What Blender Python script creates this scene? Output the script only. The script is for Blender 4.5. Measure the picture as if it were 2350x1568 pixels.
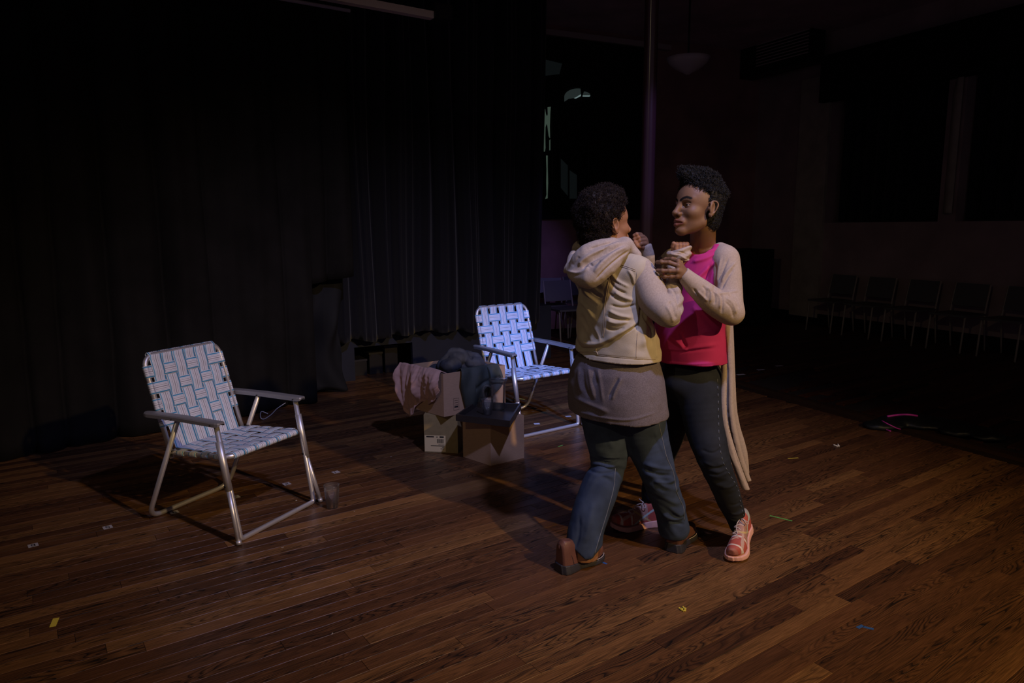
import bpy, math, random
import numpy as np
from mathutils import Vector, Matrix
from mathutils.bvhtree import BVHTree
for o in list(bpy.data.objects): bpy.data.objects.remove(o)
SC = bpy.context.scene; COL = SC.collection
random.seed(7); RNG = np.random.default_rng(7)
A_ = np.array

# ------------------------------------------------------------------ camera
F, PITCH, ROLL, H = 1627.4, .16, -.006, 1.512
cp, sp = math.cos(PITCH), math.sin(PITCH); cr, sr = math.cos(ROLL), math.sin(ROLL)
FW = A_([0, cp, -sp]); _u = A_([0, sp, cp]); _r = A_([1., 0, 0])
RT = cr*_r + sr*_u; UP = -sr*_r + cr*_u; EYE = A_([0, 0, H])
cam = bpy.data.objects.new('camera', bpy.data.cameras.new('camera')); COL.objects.link(cam)
M = Matrix.Identity(4)
for i in range(3):
    M[i][0] = RT[i]; M[i][1] = UP[i]; M[i][2] = -FW[i]; M[i][3] = EYE[i]
cam.matrix_world = M
cam.data.sensor_width = 36; cam.data.lens = F/2350*36; cam.data.clip_start = .05; cam.data.clip_end = 60
SC.camera = cam

# ------------------------------------------------------------------ world, stage lights, added column spot, exposure
w = bpy.data.worlds.new('world'); SC.world = w; w.use_nodes = True
w.node_tree.nodes['Background'].inputs[0].default_value = (.42, .34, .46, 1)
w.node_tree.nodes['Background'].inputs[1].default_value = .095
def spot(name, loc, aim, col, power, deg, blend, size=.07):
    l = bpy.data.lights.new(name, 'SPOT'); l.color = col; l.energy = power
    l.spot_size = math.radians(deg); l.spot_blend = blend; l.shadow_soft_size = size
    o = bpy.data.objects.new(name, l); COL.objects.link(o); o.location = loc
    o.rotation_euler = (Vector(aim)-Vector(loc)).to_track_quat('-Z', 'Y').to_euler()
    return o
spot('amber_stage_light', (4.5, -1.2, 4.1), (.9, 3.0, .3), (1, .67, .29), 960, 55, 1.0)
spot('lavender_stage_light', (1.10, 1.35, 4.2), (-.15, 4.6, .1), (.45, .49, 1), 400, 70, 1.0)
spot('violet_column_helper', (3.3, 2.4, 4.2), (1.42, 7.0, 2.2), (.36, .28, 1), 260, 14, .8)  # added spot, put in only for the column's violet highlight
spot('yellow_fill_light', (-2.4, -1.4, 4.1), (.1, 4.2, .5), (1, .78, .46), 75, 60, 1.0)
spot('blue_stage_light', (1.9, 1.3, 4.2), (.40, 5.45, .45), (.10, .28, 1), 1250, 19, .9)
SC.view_settings.view_transform = 'Standard'; SC.view_settings.look = 'None'
SC.view_settings.exposure = 0; SC.view_settings.gamma = 1
SC.view_settings.use_curve_mapping = False

# ------------------------------------------------------------------ projection helpers (a pixel of the photograph -> a point of the place)
CX, CY = 1175, 784
def ray(x, y): return RT*(x-CX)/F - UP*(y-CY)/F + FW
def at(x, y, Y):
    d = ray(x, y); return EYE + d*(Y/d[1])
def fl(x, y, z=0.):
    d = ray(x, y); return EYE + d*((z-H)/d[2])
def pxm(P):                       # metres per pixel at a point
    return float((A_(P)-EYE)@FW)/F
def proj(V):
    d = np.asarray(V)-EYE; k = d@FW
    return np.stack([CX+F*(d@RT)/k, CY-F*(d@UP)/k], -1)
def onplane(x, y, P, n):
    d = ray(x, y); return EYE + d*(((A_(P)-EYE)@A_(n))/(d@A_(n)))

# ------------------------------------------------------------------ object helpers
def tag(o, label=None, cat=None, group=None, kind=None):
    if label: o['label'] = label
    if cat: o['category'] = cat
    if group: o['group'] = group
    if kind: o['kind'] = kind
    return o
def empty(name, loc, rz=0.):
    o = bpy.data.objects.new(name, None); COL.objects.link(o)
    o.location = loc; o.rotation_euler = (0, 0, rz); o.empty_display_size = .1
    return o
def wloc(o):
    p = np.zeros(3)
    while o is not None: p = p + A_(o.location); o = o.parent
    return p
def mk(name, V, Fc, mat, parent=None, smooth=True, world=True, base=None, cols=None, uv=None):
    V = np.asarray(V, float)
    me = bpy.data.meshes.new(name)
    off = np.zeros(3)
    if parent is not None and world: off = wloc(parent)
    if base is not None: off = A_(base, float)
    me.from_pydata((V-off).tolist(), [], Fc if isinstance(Fc, list) else Fc.tolist())
    if mat is not None:
        for m in (mat if isinstance(mat, (list, tuple)) else [mat]): me.materials.append(m)
    me.polygons.foreach_set('use_smooth', [smooth]*len(me.polygons))
    if cols is not None:
        a = me.color_attributes.new('Col', 'FLOAT_COLOR', 'POINT')
        c = np.ones((len(V), 4)); c[:, :3] = cols; a.data.foreach_set('color', c.ravel())
    if uv is not None:
        l = me.uv_layers.new(name='UVMap'); idx = np.zeros(len(me.loops), int); me.loops.foreach_get('vertex_index', idx)
        l.data.foreach_set('uv', np.asarray(uv, float)[idx].ravel())
    me.update()
    o = bpy.data.objects.new(name, me); COL.objects.link(o)
    if parent is not None: o.parent = parent
    if base is not None: o.location = base
    return o
class MB:
    def __init__(s): s.V = []; s.F = []; s.n = 0
    def add(s, V, Fc):
        V = np.asarray(V, float); s.V.append(V)
        s.F += [tuple(int(i)+s.n for i in f) for f in Fc]; s.n += len(V)
    def box(s, c, h, R=None):
        c = A_(c, float); h = A_(h, float)
        P = A_([[x, y, z] for x in (-1, 1) for y in (-1, 1) for z in (-1, 1)])*h
        if R is not None: P = P@A_(R).T
        s.add(P+c, [(0, 1, 3, 2), (4, 6, 7, 5), (0, 4, 5, 1), (2, 3, 7, 6), (0, 2, 6, 4), (1, 5, 7, 3)])
    def prism(s, P, z0, z1):      # closed polygon (counter-clockwise) in xy
        n = len(P); V = [(x, y, z0) for x, y in P]+[(x, y, z1) for x, y in P]
        s.add(V, [tuple(range(n-1, -1, -1)), tuple(range(n, 2*n))]+[(i, (i+1) % n, n+(i+1) % n, n+i) for i in range(n)])
    def tube(s, P, r, n=8, cap=True):
        P = np.asarray(P, float); m = len(P)
        r = np.broadcast_to(np.asarray(r, float), (m,))
        T = np.gradient(P, axis=0); T /= np.linalg.norm(T, axis=1)[:, None]+1e-12
        a = A_([0, 0, 1.]) if abs(T[0][2]) < .9 else A_([1., 0, 0])
        N = np.cross(T[0], a); N /= np.linalg.norm(N); V = []
        for i in range(m):
            N = N - T[i]*(N@T[i]); N /= np.linalg.norm(N); B = np.cross(T[i], N)
            for k in range(n):
                t = 2*math.pi*k/n; V.append(P[i]+r[i]*(math.cos(t)*N+math.sin(t)*B))
        Fc = [(i*n+k, i*n+(k+1) % n, (i+1)*n+(k+1) % n, (i+1)*n+k) for i in range(m-1) for k in range(n)]
        if cap: Fc += [tuple(range(n-1, -1, -1)), tuple((m-1)*n+k for k in range(n))]
        s.add(V, Fc)
    def lathe(s, prof, c=(0, 0, 0), n=32):
        V = []; m = len(prof)
        for r, z in prof:
            for k in range(n):
                t = 2*math.pi*k/n; V.append((c[0]+r*math.cos(t), c[1]+r*math.sin(t), c[2]+z))
        s.add(V, [(i*n+k, i*n+(k+1) % n, (i+1)*n+(k+1) % n, (i+1)*n+k) for i in range(m-1) for k in range(n)])
    def sphere(s, c, r, n=10):
        prof = [(max(1e-5, r*math.sin(math.pi*i/n)), -r*math.cos(math.pi*i/n)) for i in range(n+1)]
        s.lathe(prof, c, n*2)
    def build(s, name, mat, parent=None, **k): return mk(name, np.concatenate(s.V), s.F, mat, parent, **k)
def smoothpath(P, k=8):           # Catmull-Rom
    P = np.asarray(P, float); Q = np.vstack([2*P[0]-P[1], P, 2*P[-1]-P[-2]]); out = []
    for i in range(1, len(Q)-2):
        for t in np.linspace(0, 1, k, endpoint=False):
            a, b, c, d = Q[i-1:i+3]
            out.append(.5*((2*b)+(-a+c)*t+(2*a-5*b+4*c-d)*t*t+(-a+3*b-3*c+d)*t**3))
    out.append(P[-1]); return A_(out)
def rounded(P, rad, k=6):         # polyline with rounded corners
    P = [A_(p, float) for p in P]; out = [P[0]]
    for i in range(1, len(P)-1):
        a = P[i-1]-P[i]; b = P[i+1]-P[i]; la = np.linalg.norm(a); lb = np.linalg.norm(b)
        r = min(rad, la*.49, lb*.49); p0 = P[i]+a/la*r; p1 = P[i]+b/lb*r
        for t in np.linspace(0, 1, k+1): out.append((1-t)**2*p0+2*t*(1-t)*P[i]+t*t*p1)
    out.append(P[-1]); return A_(out)

# ------------------------------------------------------------------ materials
def mat(name, col, rough=.6, metal=0., spec=.5, bump=0., bscale=200., var=0., vscale=8., sheen=0., vcol=False,
        emit=None, estr=0., stretch=(1, 1, 1), trans=0., ior=1.45, col2=None, detail=4):
    m = bpy.data.materials.new(name); m.use_nodes = True; nt = m.node_tree; N = nt.nodes; L = nt.links
    b = N['Principled BSDF']; b.inputs['Base Color'].default_value = (*col, 1)
    b.inputs['Roughness'].default_value = rough; b.inputs['Metallic'].default_value = metal
    b.inputs['Specular IOR Level'].default_value = spec
    b.inputs['Sheen Weight'].default_value = sheen
    if trans: b.inputs['Transmission Weight'].default_value = trans; b.inputs['IOR'].default_value = ior
    if emit: b.inputs['Emission Color'].default_value = (*emit, 1); b.inputs['Emission Strength'].default_value = estr
    tc = N.new('ShaderNodeTexCoord'); mp = N.new('ShaderNodeMapping'); L.new(tc.outputs['Object'], mp.inputs[0])
    mp.inputs['Scale'].default_value = stretch
    if var or vcol or col2:
        src = None
        if vcol:
            a = N.new('ShaderNodeVertexColor'); a.layer_name = 'Col'; src = a.outputs[0]
        nz = N.new('ShaderNodeTexNoise'); nz.inputs['Scale'].default_value = vscale; nz.inputs['Detail'].default_value = detail
        L.new(mp.outputs[0], nz.inputs[0])
        rmp = N.new('ShaderNodeMapRange'); rmp.inputs[1].default_value = .3; rmp.inputs[2].default_value = .7
        rmp.inputs[3].default_value = 1-var; rmp.inputs[4].default_value = 1+var; L.new(nz.outputs[0], rmp.inputs[0])
        mx = N.new('ShaderNodeMix'); mx.data_type = 'RGBA'; mx.blend_type = 'MULTIPLY'; mx.inputs[0].default_value = 1
        if src: L.new(src, mx.inputs[6])
        elif col2:
            m2 = N.new('ShaderNodeMix'); m2.data_type = 'RGBA'; m2.inputs[6].default_value = (*col, 1); m2.inputs[7].default_value = (*col2, 1)
            n2 = N.new('ShaderNodeTexNoise'); n2.inputs['Scale'].default_value = vscale*.37; n2.inputs['Detail'].default_value = 3
            L.new(mp.outputs[0], n2.inputs[0]); L.new(n2.outputs[0], m2.inputs[0]); L.new(m2.outputs[2], mx.inputs[6])
        else: mx.inputs[6].default_value = (*col, 1)
        L.new(rmp.outputs[0], mx.inputs[7]); L.new(mx.outputs[2], b.inputs['Base Color'])
    if bump:
        n3 = N.new('ShaderNodeTexNoise'); n3.inputs['Scale'].default_value = bscale; n3.inputs['Detail'].default_value = 3
        L.new(mp.outputs[0], n3.inputs[0]); bp = N.new('ShaderNodeBump'); bp.inputs['Strength'].default_value = bump
        bp.inputs['Distance'].default_value = .002; L.new(n3.outputs[0], bp.inputs['Height']); L.new(bp.outputs[0], b.inputs['Normal'])
    return m
def floor_mat(name, tint=(1, 1, 1), rough=.34):
    m = bpy.data.materials.new(name); m.use_nodes = True; nt = m.node_tree; N = nt.nodes; L = nt.links
    b = N['Principled BSDF']; tc = N.new('ShaderNodeTexCoord'); oi = N.new('ShaderNodeObjectInfo')
    def mth(op, a, bb, c=None):
        n = N.new('ShaderNodeMath'); n.operation = op
        for i, v in enumerate((a, bb, c)):
            if v is None: continue
            if isinstance(v, (int, float)): n.inputs[i].default_value = v
            else: L.new(v, n.inputs[i])
        return n.outputs[0]
    uv = N.new('ShaderNodeUVMap'); uv.uv_map = 'UVMap'
    at_ = N.new('ShaderNodeAttribute'); at_.attribute_name = 'Col'
    sc = N.new('ShaderNodeSeparateColor'); L.new(at_.outputs['Color'], sc.inputs[0])
    off = mth('ADD', mth('MULTIPLY', oi.outputs['Random'], 91.3), mth('MULTIPLY', sc.outputs[0], 57.1))
    sx = N.new('ShaderNodeSeparateXYZ'); L.new(uv.outputs[0], sx.inputs[0])
    cb = N.new('ShaderNodeCombineXYZ')
    L.new(mth('ADD', mth('MULTIPLY', sx.outputs[0], 1.15), off), cb.inputs[0])
    L.new(mth('MULTIPLY', sx.outputs[1], 13.), cb.inputs[1]); L.new(off, cb.inputs[2])
    n1 = N.new('ShaderNodeTexNoise'); n1.inputs['Scale'].default_value = 1.; n1.inputs['Detail'].default_value = 2.2; n1.inputs['Distortion'].default_value = .35
    n1.inputs['Roughness'].default_value = .45
    L.new(cb.outputs[0], n1.inputs[0])
    # cathedral grain: contour lines of a stretched noise
    ring = mth('FRACT', mth('MULTIPLY', n1.outputs[0], 26.), None)
    rp = N.new('ShaderNodeValToRGB'); rp.color_ramp.elements[0].position = .05; rp.color_ramp.elements[0].color = (0, 0, 0, 1)
    rp.color_ramp.elements[1].position = .5; rp.color_ramp.elements[1].color = (1, 1, 1, 1)
    e = rp.color_ramp.elements.new(.95); e.color = (.55, .55, .55, 1); L.new(ring, rp.inputs[0])
    # where the open grain is strong
    n4 = N.new('ShaderNodeTexNoise'); n4.inputs['Scale'].default_value = .55; n4.inputs['Detail'].default_value = 2; L.new(cb.outputs[0], n4.inputs[0])
    gs = N.new('ShaderNodeMapRange'); gs.inputs[1].default_value = .34; gs.inputs[2].default_value = .56; L.new(n4.outputs[0], gs.inputs[0])
    # fine pores
    cb2 = N.new('ShaderNodeCombineXYZ'); L.new(mth('ADD', mth('MULTIPLY', sx.outputs[0], 9.), off), cb2.inputs[0])
    L.new(mth('MULTIPLY', sx.outputs[1], 260.), cb2.inputs[1])
    n2 = N.new('ShaderNodeTexNoise'); n2.inputs['Scale'].default_value = 1.; n2.inputs['Detail'].default_value = 3; L.new(cb2.outputs[0], n2.inputs[0])
    pr = N.new('ShaderNodeMapRange'); pr.inputs[1].default_value = .32; pr.inputs[2].default_value = .66; pr.inputs[3].default_value = .62; pr.inputs[4].default_value = 1.22; L.new(n2.outputs[0], pr.inputs[0])
    tone = N.new('ShaderNodeValToRGB'); cr_ = tone.color_ramp
    cr_.elements[0].position = 0; cr_.elements[0].color = (.090*tint[0], .038*tint[1], .018*tint[2], 1)
    cr_.elements[1].position = 1; cr_.elements[1].color = (.225*tint[0], .107*tint[1], .039*tint[2], 1)
    e = cr_.elements.new(.55); e.color = (.142*tint[0], .061*tint[1], .025*tint[2], 1)
    wn = N.new('ShaderNodeTexWhiteNoise'); wn.noise_dimensions = '1D'; L.new(off, wn.inputs['W']); L.new(wn.outputs[0], tone.inputs[0])
    dk = mth('SUBTRACT', 1., mth('MULTIPLY', mth('SUBTRACT', 1., rp.outputs[0]), mth('MULTIPLY', gs.outputs[0], .92)))
    tot = mth('MULTIPLY', dk, pr.outputs[0])
    mx = N.new('ShaderNodeMix'); mx.data_type = 'RGBA'; mx.blend_type = 'MULTIPLY'; mx.inputs[0].default_value = 1
    L.new(tone.outputs[0], mx.inputs[6]); L.new(tot, mx.inputs[7]); L.new(mx.outputs[2], b.inputs['Base Color'])
    rr = N.new('ShaderNodeMapRange'); rr.inputs[3].default_value = rough+.22; rr.inputs[4].default_value = rough; L.new(dk, rr.inputs[0]); L.new(rr.outputs[0], b.inputs['Roughness'])
    bp = N.new('ShaderNodeBump'); bp.inputs['Strength'].default_value = .25; bp.inputs['Distance'].default_value = .001
    L.new(tot, bp.inputs['Height']); L.new(bp.outputs[0], b.inputs['Normal']); b.inputs['Specular IOR Level'].default_value = .45
    return m
def strap_mat(name):              # striped plastic webbing: stripes along the strap (uv.y across)
    m = bpy.data.materials.new(name); m.use_nodes = True; nt = m.node_tree; N = nt.nodes; L = nt.links
    b = N['Principled BSDF']; uv = N.new('ShaderNodeUVMap'); uv.uv_map = 'UVMap'
    sx = N.new('ShaderNodeSeparateXYZ'); L.new(uv.outputs[0], sx.inputs[0])
    rp = N.new('ShaderNodeValToRGB'); r = rp.color_ramp; r.interpolation = 'CONSTANT'
    Wt = (.68, .70, .80, 1); Bl = (.07, .30, .52, 1); Gr = (.28, .27, .31, 1); Pb = (.42, .50, .66, 1)
    st = [(0, Wt), (.05, Bl), (.15, Wt), (.22, Pb), (.25, Wt), (.33, Gr), (.36, Wt), (.47, Gr), (.53, Wt), (.64, Gr), (.67, Wt), (.75, Pb), (.78, Wt), (.85, Bl), (.95, Wt)]
    r.elements[0].position = 0; r.elements[0].color = Wt; r.elements[1].position = .05; r.elements[1].color = Bl
    for p, c in st[2:]:
        e = r.elements.new(p); e.color = c
    L.new(sx.outputs[1], rp.inputs[0]); L.new(rp.outputs[0], b.inputs['Base Color']); b.inputs['Roughness'].default_value = .45
    wv = N.new('ShaderNodeMath'); wv.operation = 'MULTIPLY'; wv.inputs[1].default_value = 1800; L.new(sx.outputs[0], wv.inputs[0])
    sn = N.new('ShaderNodeMath'); sn.operation = 'SINE'; L.new(wv.outputs[0], sn.inputs[0])
    bp = N.new('ShaderNodeBump'); bp.inputs['Strength'].default_value = .15; bp.inputs['Distance'].default_value = .0006
    L.new(sn.outputs[0], bp.inputs['Height']); L.new(bp.outputs[0], b.inputs['Normal'])
    return m
MT = dict(
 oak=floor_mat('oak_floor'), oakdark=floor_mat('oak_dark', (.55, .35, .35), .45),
 gap=mat('floor_gap', (.02, .01, .007), .8),
 border=floor_mat('oak_border', (.25, .22, .25), .5),
 alum=mat('aluminium', (.66, .64, .66), .42, .75, bump=.08, bscale=300),
 armp=mat('armrest_metal', (.34, .33, .35), .5, .6, bump=.05),
 strap=strap_mat('striped_webbing'),
 black=mat('black_fabric', (.0095, .0090, .0100), .9, spec=.2, bump=.5, bscale=300, var=.3, vscale=3),
 black2=mat('black_velour', (.009, .010, .018), .85, spec=.25, sheen=.15, bump=.4, bscale=260),
 drape=mat('knotted_drape', (.016, .017, .022), .85, spec=.2, bump=.4, bscale=260),
 stage=mat('stage_paint', (.010, .014, .034), .7, var=.25, vscale=3),
 wallr=mat('brown_wall', (.36, .27, .27), .8, var=.2, vscale=2, bump=.1, bscale=60),
 wallb=mat('red_wall', (.36, .20, .19), .75, var=.25, vscale=2),
 ceil=mat('ceiling_plaster', (.62, .46, .52), .9, var=.2, vscale=2),
 trimm=mat('pale_trim', (.45, .38, .38), .6),
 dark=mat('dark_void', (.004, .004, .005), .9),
 pil=mat('pilaster_plaster', (.40, .36, .30), .8, var=.15, vscale=5),
 column=mat('painted_column', (.10, .048, .050), .17, spec=.95, bump=.05, bscale=20),
 kraft=mat('cardboard', (.43, .27, .165), .8, spec=.2, bump=.12, bscale=90, var=.08, vscale=30, stretch=(1, 1, 12)),
 kraft2=mat('cardboard_dull', (.30, .22, .10), .8, spec=.2, bump=.12, bscale=90, var=.08, vscale=30),
 label=mat('paper_label', (.80, .62, .33), .6), ink=mat('black_ink', (.01, .009, .009), .7),
 tape=mat('box_tape', (.50, .34, .22), .4),
 tray=mat('dark_tray_wood', (.028, .022, .020), .42, bump=.1, bscale=40),
 glass=None,
 pinkcloth=mat('dusty_pink_cloth', (.50, .29, .23), .8, sheen=.2, bump=.25, bscale=350, var=.08, vscale=6),
 jeanbox=mat('dark_denim_pile', (.030, .035, .050), .8, bump=.5, bscale=500, var=.35, vscale=14),
 green=mat('dark_green_jacket', (.035, .042, .036), .7, bump=.2, bscale=200, var=.2, vscale=10),
 skin1=mat('skin_light_brown', (.30, .140, .070), .55, spec=.3, bump=.12, bscale=260, var=.10, vscale=22),
 skin2=mat('skin_deep_brown', (.205, .105, .053), .52, spec=.3, vcol=True, bump=.12, bscale=260, var=.10, vscale=22),
 hair1=mat('curly_hair', (.015, .0075, .0055), .6, spec=.3, bump=.6, bscale=120),
 hair2=mat('short_hair', (.013, .011, .010), .6, spec=.3, bump=.6, bscale=120),
 twill=mat('beige_denim', (.50, .42, .30), .85, spec=.2, bump=.35, bscale=420, var=.10, vscale=14, col2=(.44, .38, .28)),
 seam=mat('beige_stitching', (.44, .35, .25), .8), seamd=mat('seam_shadow_thread', (.36, .29, .21), .8),
 heather=mat('heather_jersey', (.40, .325, .265), .9, spec=.15, bump=.2, bscale=500, var=.12, vscale=160),
 tee=mat('grey_melange_tee', (.150, .125, .130), .9, spec=.15, bump=.2, bscale=500, var=.25, vscale=260),
 jeans=mat('blue_denim', (.030, .044, .075), .85, spec=.2, bump=.3, bscale=600, var=.25, vscale=12, col2=(.045, .062, .10)),
 jeans2=mat('black_blue_denim', (.016, .019, .025), .8, spec=.25, bump=.25, bscale=600, var=.25, vscale=14),
 stitch=mat('denim_thread', (.16, .17, .19), .8), stitch2=mat('pale_thread', (.12, .13, .14), .8),
 pink=mat('magenta_jersey', (.54, .036, .18), .8, spec=.2, bump=.15, bscale=400, var=.06, vscale=10),
 cardi=mat('oatmeal_cardigan', (.42, .33, .255), .9, spec=.15, bump=.3, bscale=420, var=.10, vscale=150),
 brown=mat('brown_leather', (.125, .050, .034), .5, spec=.4, bump=.25, bscale=160, var=.15, vscale=18),
 rubber=mat('black_rubber', (.022, .020, .024), .55, bump=.3, bscale=80),
 sneaker=mat('running_shoe_upper', (.5, .1, .07), .65, vcol=True, var=.08, vscale=60, bump=.4, bscale=500),
 foam=mat('pale_pink_foam', (.78, .42, .33), .6, bump=.1, bscale=90),
 lace=mat('pale_lace', (.62, .50, .42), .8), sock=mat('black_sock', (.01, .01, .011), .9),
 white=mat('eye_white', (.30, .26, .22), .25), iris=mat('dark_iris', (.012, .007, .005), .12),
 lip=mat('lips', (.27, .095, .070), .4, bump=.1), gold=mat('earring_metal', (.85, .66, .48), .15, 1.),
 ywl=mat('yellow_tape', (.62, .50, .06), .6), grn=mat('green_tape', (.12, .42, .08), .6), blu=mat('blue_tape', (.03, .10, .30), .6),
 wht=mat('white_tape', (.55, .52, .55), .6), numbg=mat('number_sticker', (.38, .36, .38), .6), crumb=mat('paper_scrap', (.8, .78, .72), .8),
 mag=mat('magenta_piping', (.75, .05, .50), .5), bagb=mat('black_nylon', (.006, .008, .010), .5, bump=.3, bscale=60),
 wlight=mat('streak_reflection_glow', (.01, .015, .012), .3, emit=(.42, .62, .48), estr=.085),  # these emissions paint reflected glows on the back wall
 refl_arch=mat('arch_reflection_glow', (.01, .012, .012), .2, emit=(.34, .46, .45), estr=.045),
 refl_arch_hi=mat('arch_reflection_bright', (.01, .012, .012), .2, emit=(.6, .85, .85), estr=.22),
 refl_dim=mat('dim_reflection_pane', (.012, .015, .017), .25, emit=(.3, .4, .42), estr=.010),
 lampg=mat('frosted_glass', (.62, .55, .60), .5), steel=mat('dark_steel', (.03, .028, .03), .45, .6),
 greyplastic=mat('grey_chair_shell', (.12, .12, .12), .5),
 pipe=mat('pale_pipe', (.62, .52, .47), .5), piped=mat('dim_pipe', (.34, .31, .38), .5),
)

# ------------------------------------------------------------------ implicit surface kit (union of soft shapes -> one continuous skin)
def clear_plastic():
    m = bpy.data.materials.new('clear_plastic'); m.use_nodes = True; nt = m.node_tree; N = nt.nodes; L = nt.links; N.remove(N['Principled BSDF'])
    tr = N.new('ShaderNodeBsdfTransparent'); tr.inputs[0].default_value = (1, 1, 1, 1); gl = N.new('ShaderNodeBsdfGlossy'); gl.inputs['Roughness'].default_value = .06
    df = N.new('ShaderNodeBsdfDiffuse'); df.inputs[0].default_value = (.8, .8, .85, 1); lw = N.new('ShaderNodeLayerWeight'); lw.inputs[0].default_value = .20
    nz = N.new('ShaderNodeTexNoise'); nz.inputs['Scale'].default_value = 90; bp = N.new('ShaderNodeBump'); bp.inputs['Strength'].default_value = .4; bp.inputs['Distance'].default_value = .002
    L.new(nz.outputs[0], bp.inputs['Height']); L.new(bp.outputs[0], gl.inputs['Normal'])
    a = N.new('ShaderNodeMixShader'); b = N.new('ShaderNodeMixShader'); b.inputs[0].default_value = .018
    ad = N.new('ShaderNodeMath'); ad.operation = 'MULTIPLY_ADD'; ad.inputs[1].default_value = .85; ad.inputs[2].default_value = .05
    L.new(lw.outputs['Fresnel'], ad.inputs[0]); L.new(ad.outputs[0], a.inputs[0]); L.new(tr.outputs[0], a.inputs[1]); L.new(gl.outputs[0], a.inputs[2])
    L.new(a.outputs[0], b.inputs[1]); L.new(df.outputs[0], b.inputs[2]); L.new(b.outputs[0], N['Material Output'].inputs[0]); return m
MT['glass'] = clear_plastic()
_G = RNG.random((33, 33, 33))*2-1
def noise3(P, f):
    q = (P*f) % 32; i = np.floor(q).astype(int); t = q-i; t = t*t*(3-2*t); i1 = i+1
    x0, y0, z0 = i[..., 0], i[..., 1], i[..., 2]; x1, y1, z1 = i1[..., 0] % 32, i1[..., 1] % 32, i1[..., 2] % 32
    tx, ty, tz = t[..., 0], t[..., 1], t[..., 2]; g = _G
    a = g[x0, y0, z0]*(1-tx)+g[x1, y0, z0]*tx; b = g[x0, y1, z0]*(1-tx)+g[x1, y1, z0]*tx
    c = g[x0, y0, z1]*(1-tx)+g[x1, y0, z1]*tx; d = g[x0, y1, z1]*(1-tx)+g[x1, y1, z1]*tx
    return (a*(1-ty)+b*ty)*(1-tz)+(c*(1-ty)+d*ty)*tz
class Field:
    def __init__(s, lo, hi, res):
        s.lo = A_(lo, float); s.res = res; s.n = np.ceil((A_(hi)-s.lo)/res).astype(int)+1
        s.D = np.full(tuple(s.n), .5, np.float32)
    def sub(s, lo, hi):
        a = np.clip(np.floor((A_(lo)-s.lo)/s.res).astype(int), 0, s.n); b = np.clip(np.ceil((A_(hi)-s.lo)/s.res).astype(int)+1, 0, s.n)
        if (b <= a).any(): return None, None
        ax = [s.lo[i]+s.res*np.arange(a[i], b[i]) for i in range(3)]
        P = np.stack(np.meshgrid(*ax, indexing='ij'), -1)
        return (slice(a[0], b[0]), slice(a[1], b[1]), slice(a[2], b[2])), P
    def put(s, sl, d, k, op='+'):
        D = s.D[sl]
        if op == '+':
            h = np.clip(.5+.5*(D-d)/k, 0, 1); s.D[sl] = D*(1-h)+d*h-k*h*(1-h)
        else:
            d = -d; h = np.clip(.5-.5*(D-d)/k, 0, 1); s.D[sl] = D*(1-h)+d*h+k*h*(1-h)
    def cone(s, a, b, ra, rb, k=.01, op='+', flat=None):
        a = A_(a, float); b = A_(b, float); m = max(ra, rb)+k+3*s.res
        sl, P = s.sub(np.minimum(a, b)-m, np.maximum(a, b)+m)
        if sl is None: return
        ba = b-a; q = P-a; h = np.clip((q@ba)/(ba@ba+1e-12), 0, 1)
        q = q-h[..., None]*ba
        if flat is not None:      # (axis, factor): flatten the section along an axis
            ax = A_(flat[0], float); ax = ax/np.linalg.norm(ax); c = q@ax; q = q+ax*(c*(1/flat[1]-1))[..., None]
        s.put(sl, np.linalg.norm(q, axis=-1)-(ra+(rb-ra)*h), k, op)
    def chain(s, pts, k=.01, n=4):
        P = A_([p for p, _ in pts], float); R = A_([r for _, r in pts], float)
        if len(P) > 2: Z = smoothpath(np.hstack([P, R[:, None]]), n); P = Z[:, :3]; R = Z[:, 3]
        m = R.max()+k+3*s.res; acc = {}
        sl, G = s.sub(P.min(0)-m, P.max(0)+m)
        if sl is None: return
        d = np.full(G.shape[:3], .5, np.float32); o = s.lo+A_([q.start for q in sl])*s.res
        for i in range(len(P)-1):
            a, b, ra, rb = P[i], P[i+1], R[i], R[i+1]; mm = max(ra, rb)+k+3*s.res
            lo = np.clip(((np.minimum(a, b)-mm-o)/s.res).astype(int), 0, d.shape); hi = np.clip(((np.maximum(a, b)+mm-o)/s.res).astype(int)+2, 0, d.shape)
            q_ = (slice(lo[0], hi[0]), slice(lo[1], hi[1]), slice(lo[2], hi[2])); ba = b-a; q = G[q_]-a
            h = np.clip((q@ba)/(ba@ba+1e-12), 0, 1); d[q_] = np.minimum(d[q_], np.linalg.norm(q-h[..., None]*ba, axis=-1)-(ra+(rb-ra)*h))
        s.put(sl, d, k)
    def ell(s, c, r, R=None, k=.01, op='+'):
        c = A_(c, float); r = A_(r, float); m = r.max()+k+3*s.res
        sl, P = s.sub(c-m, c+m)
        if sl is None: return
        q = P-c
        if R is not None: q = q@A_(R)
        k0 = np.linalg.norm(q/r, axis=-1); k1 = np.linalg.norm(q/(r*r), axis=-1)+1e-9
        s.put(sl, k0*(k0-1)/k1, k, op)
    def box(s, c, h, R=None, rad=.005, k=.004, op='+'):
        c = A_(c, float); h = A_(h, float); m = np.linalg.norm(h)+rad+k+3*s.res
        sl, P = s.sub(c-m, c+m)
        if sl is None: return
        q = P-c
        if R is not None: q = q@A_(R)
        q = np.abs(q)-(h-rad)
        s.put(sl, np.linalg.norm(np.maximum(q, 0), axis=-1)+np.minimum(q.max(-1), 0)-rad, k, op)
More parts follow.
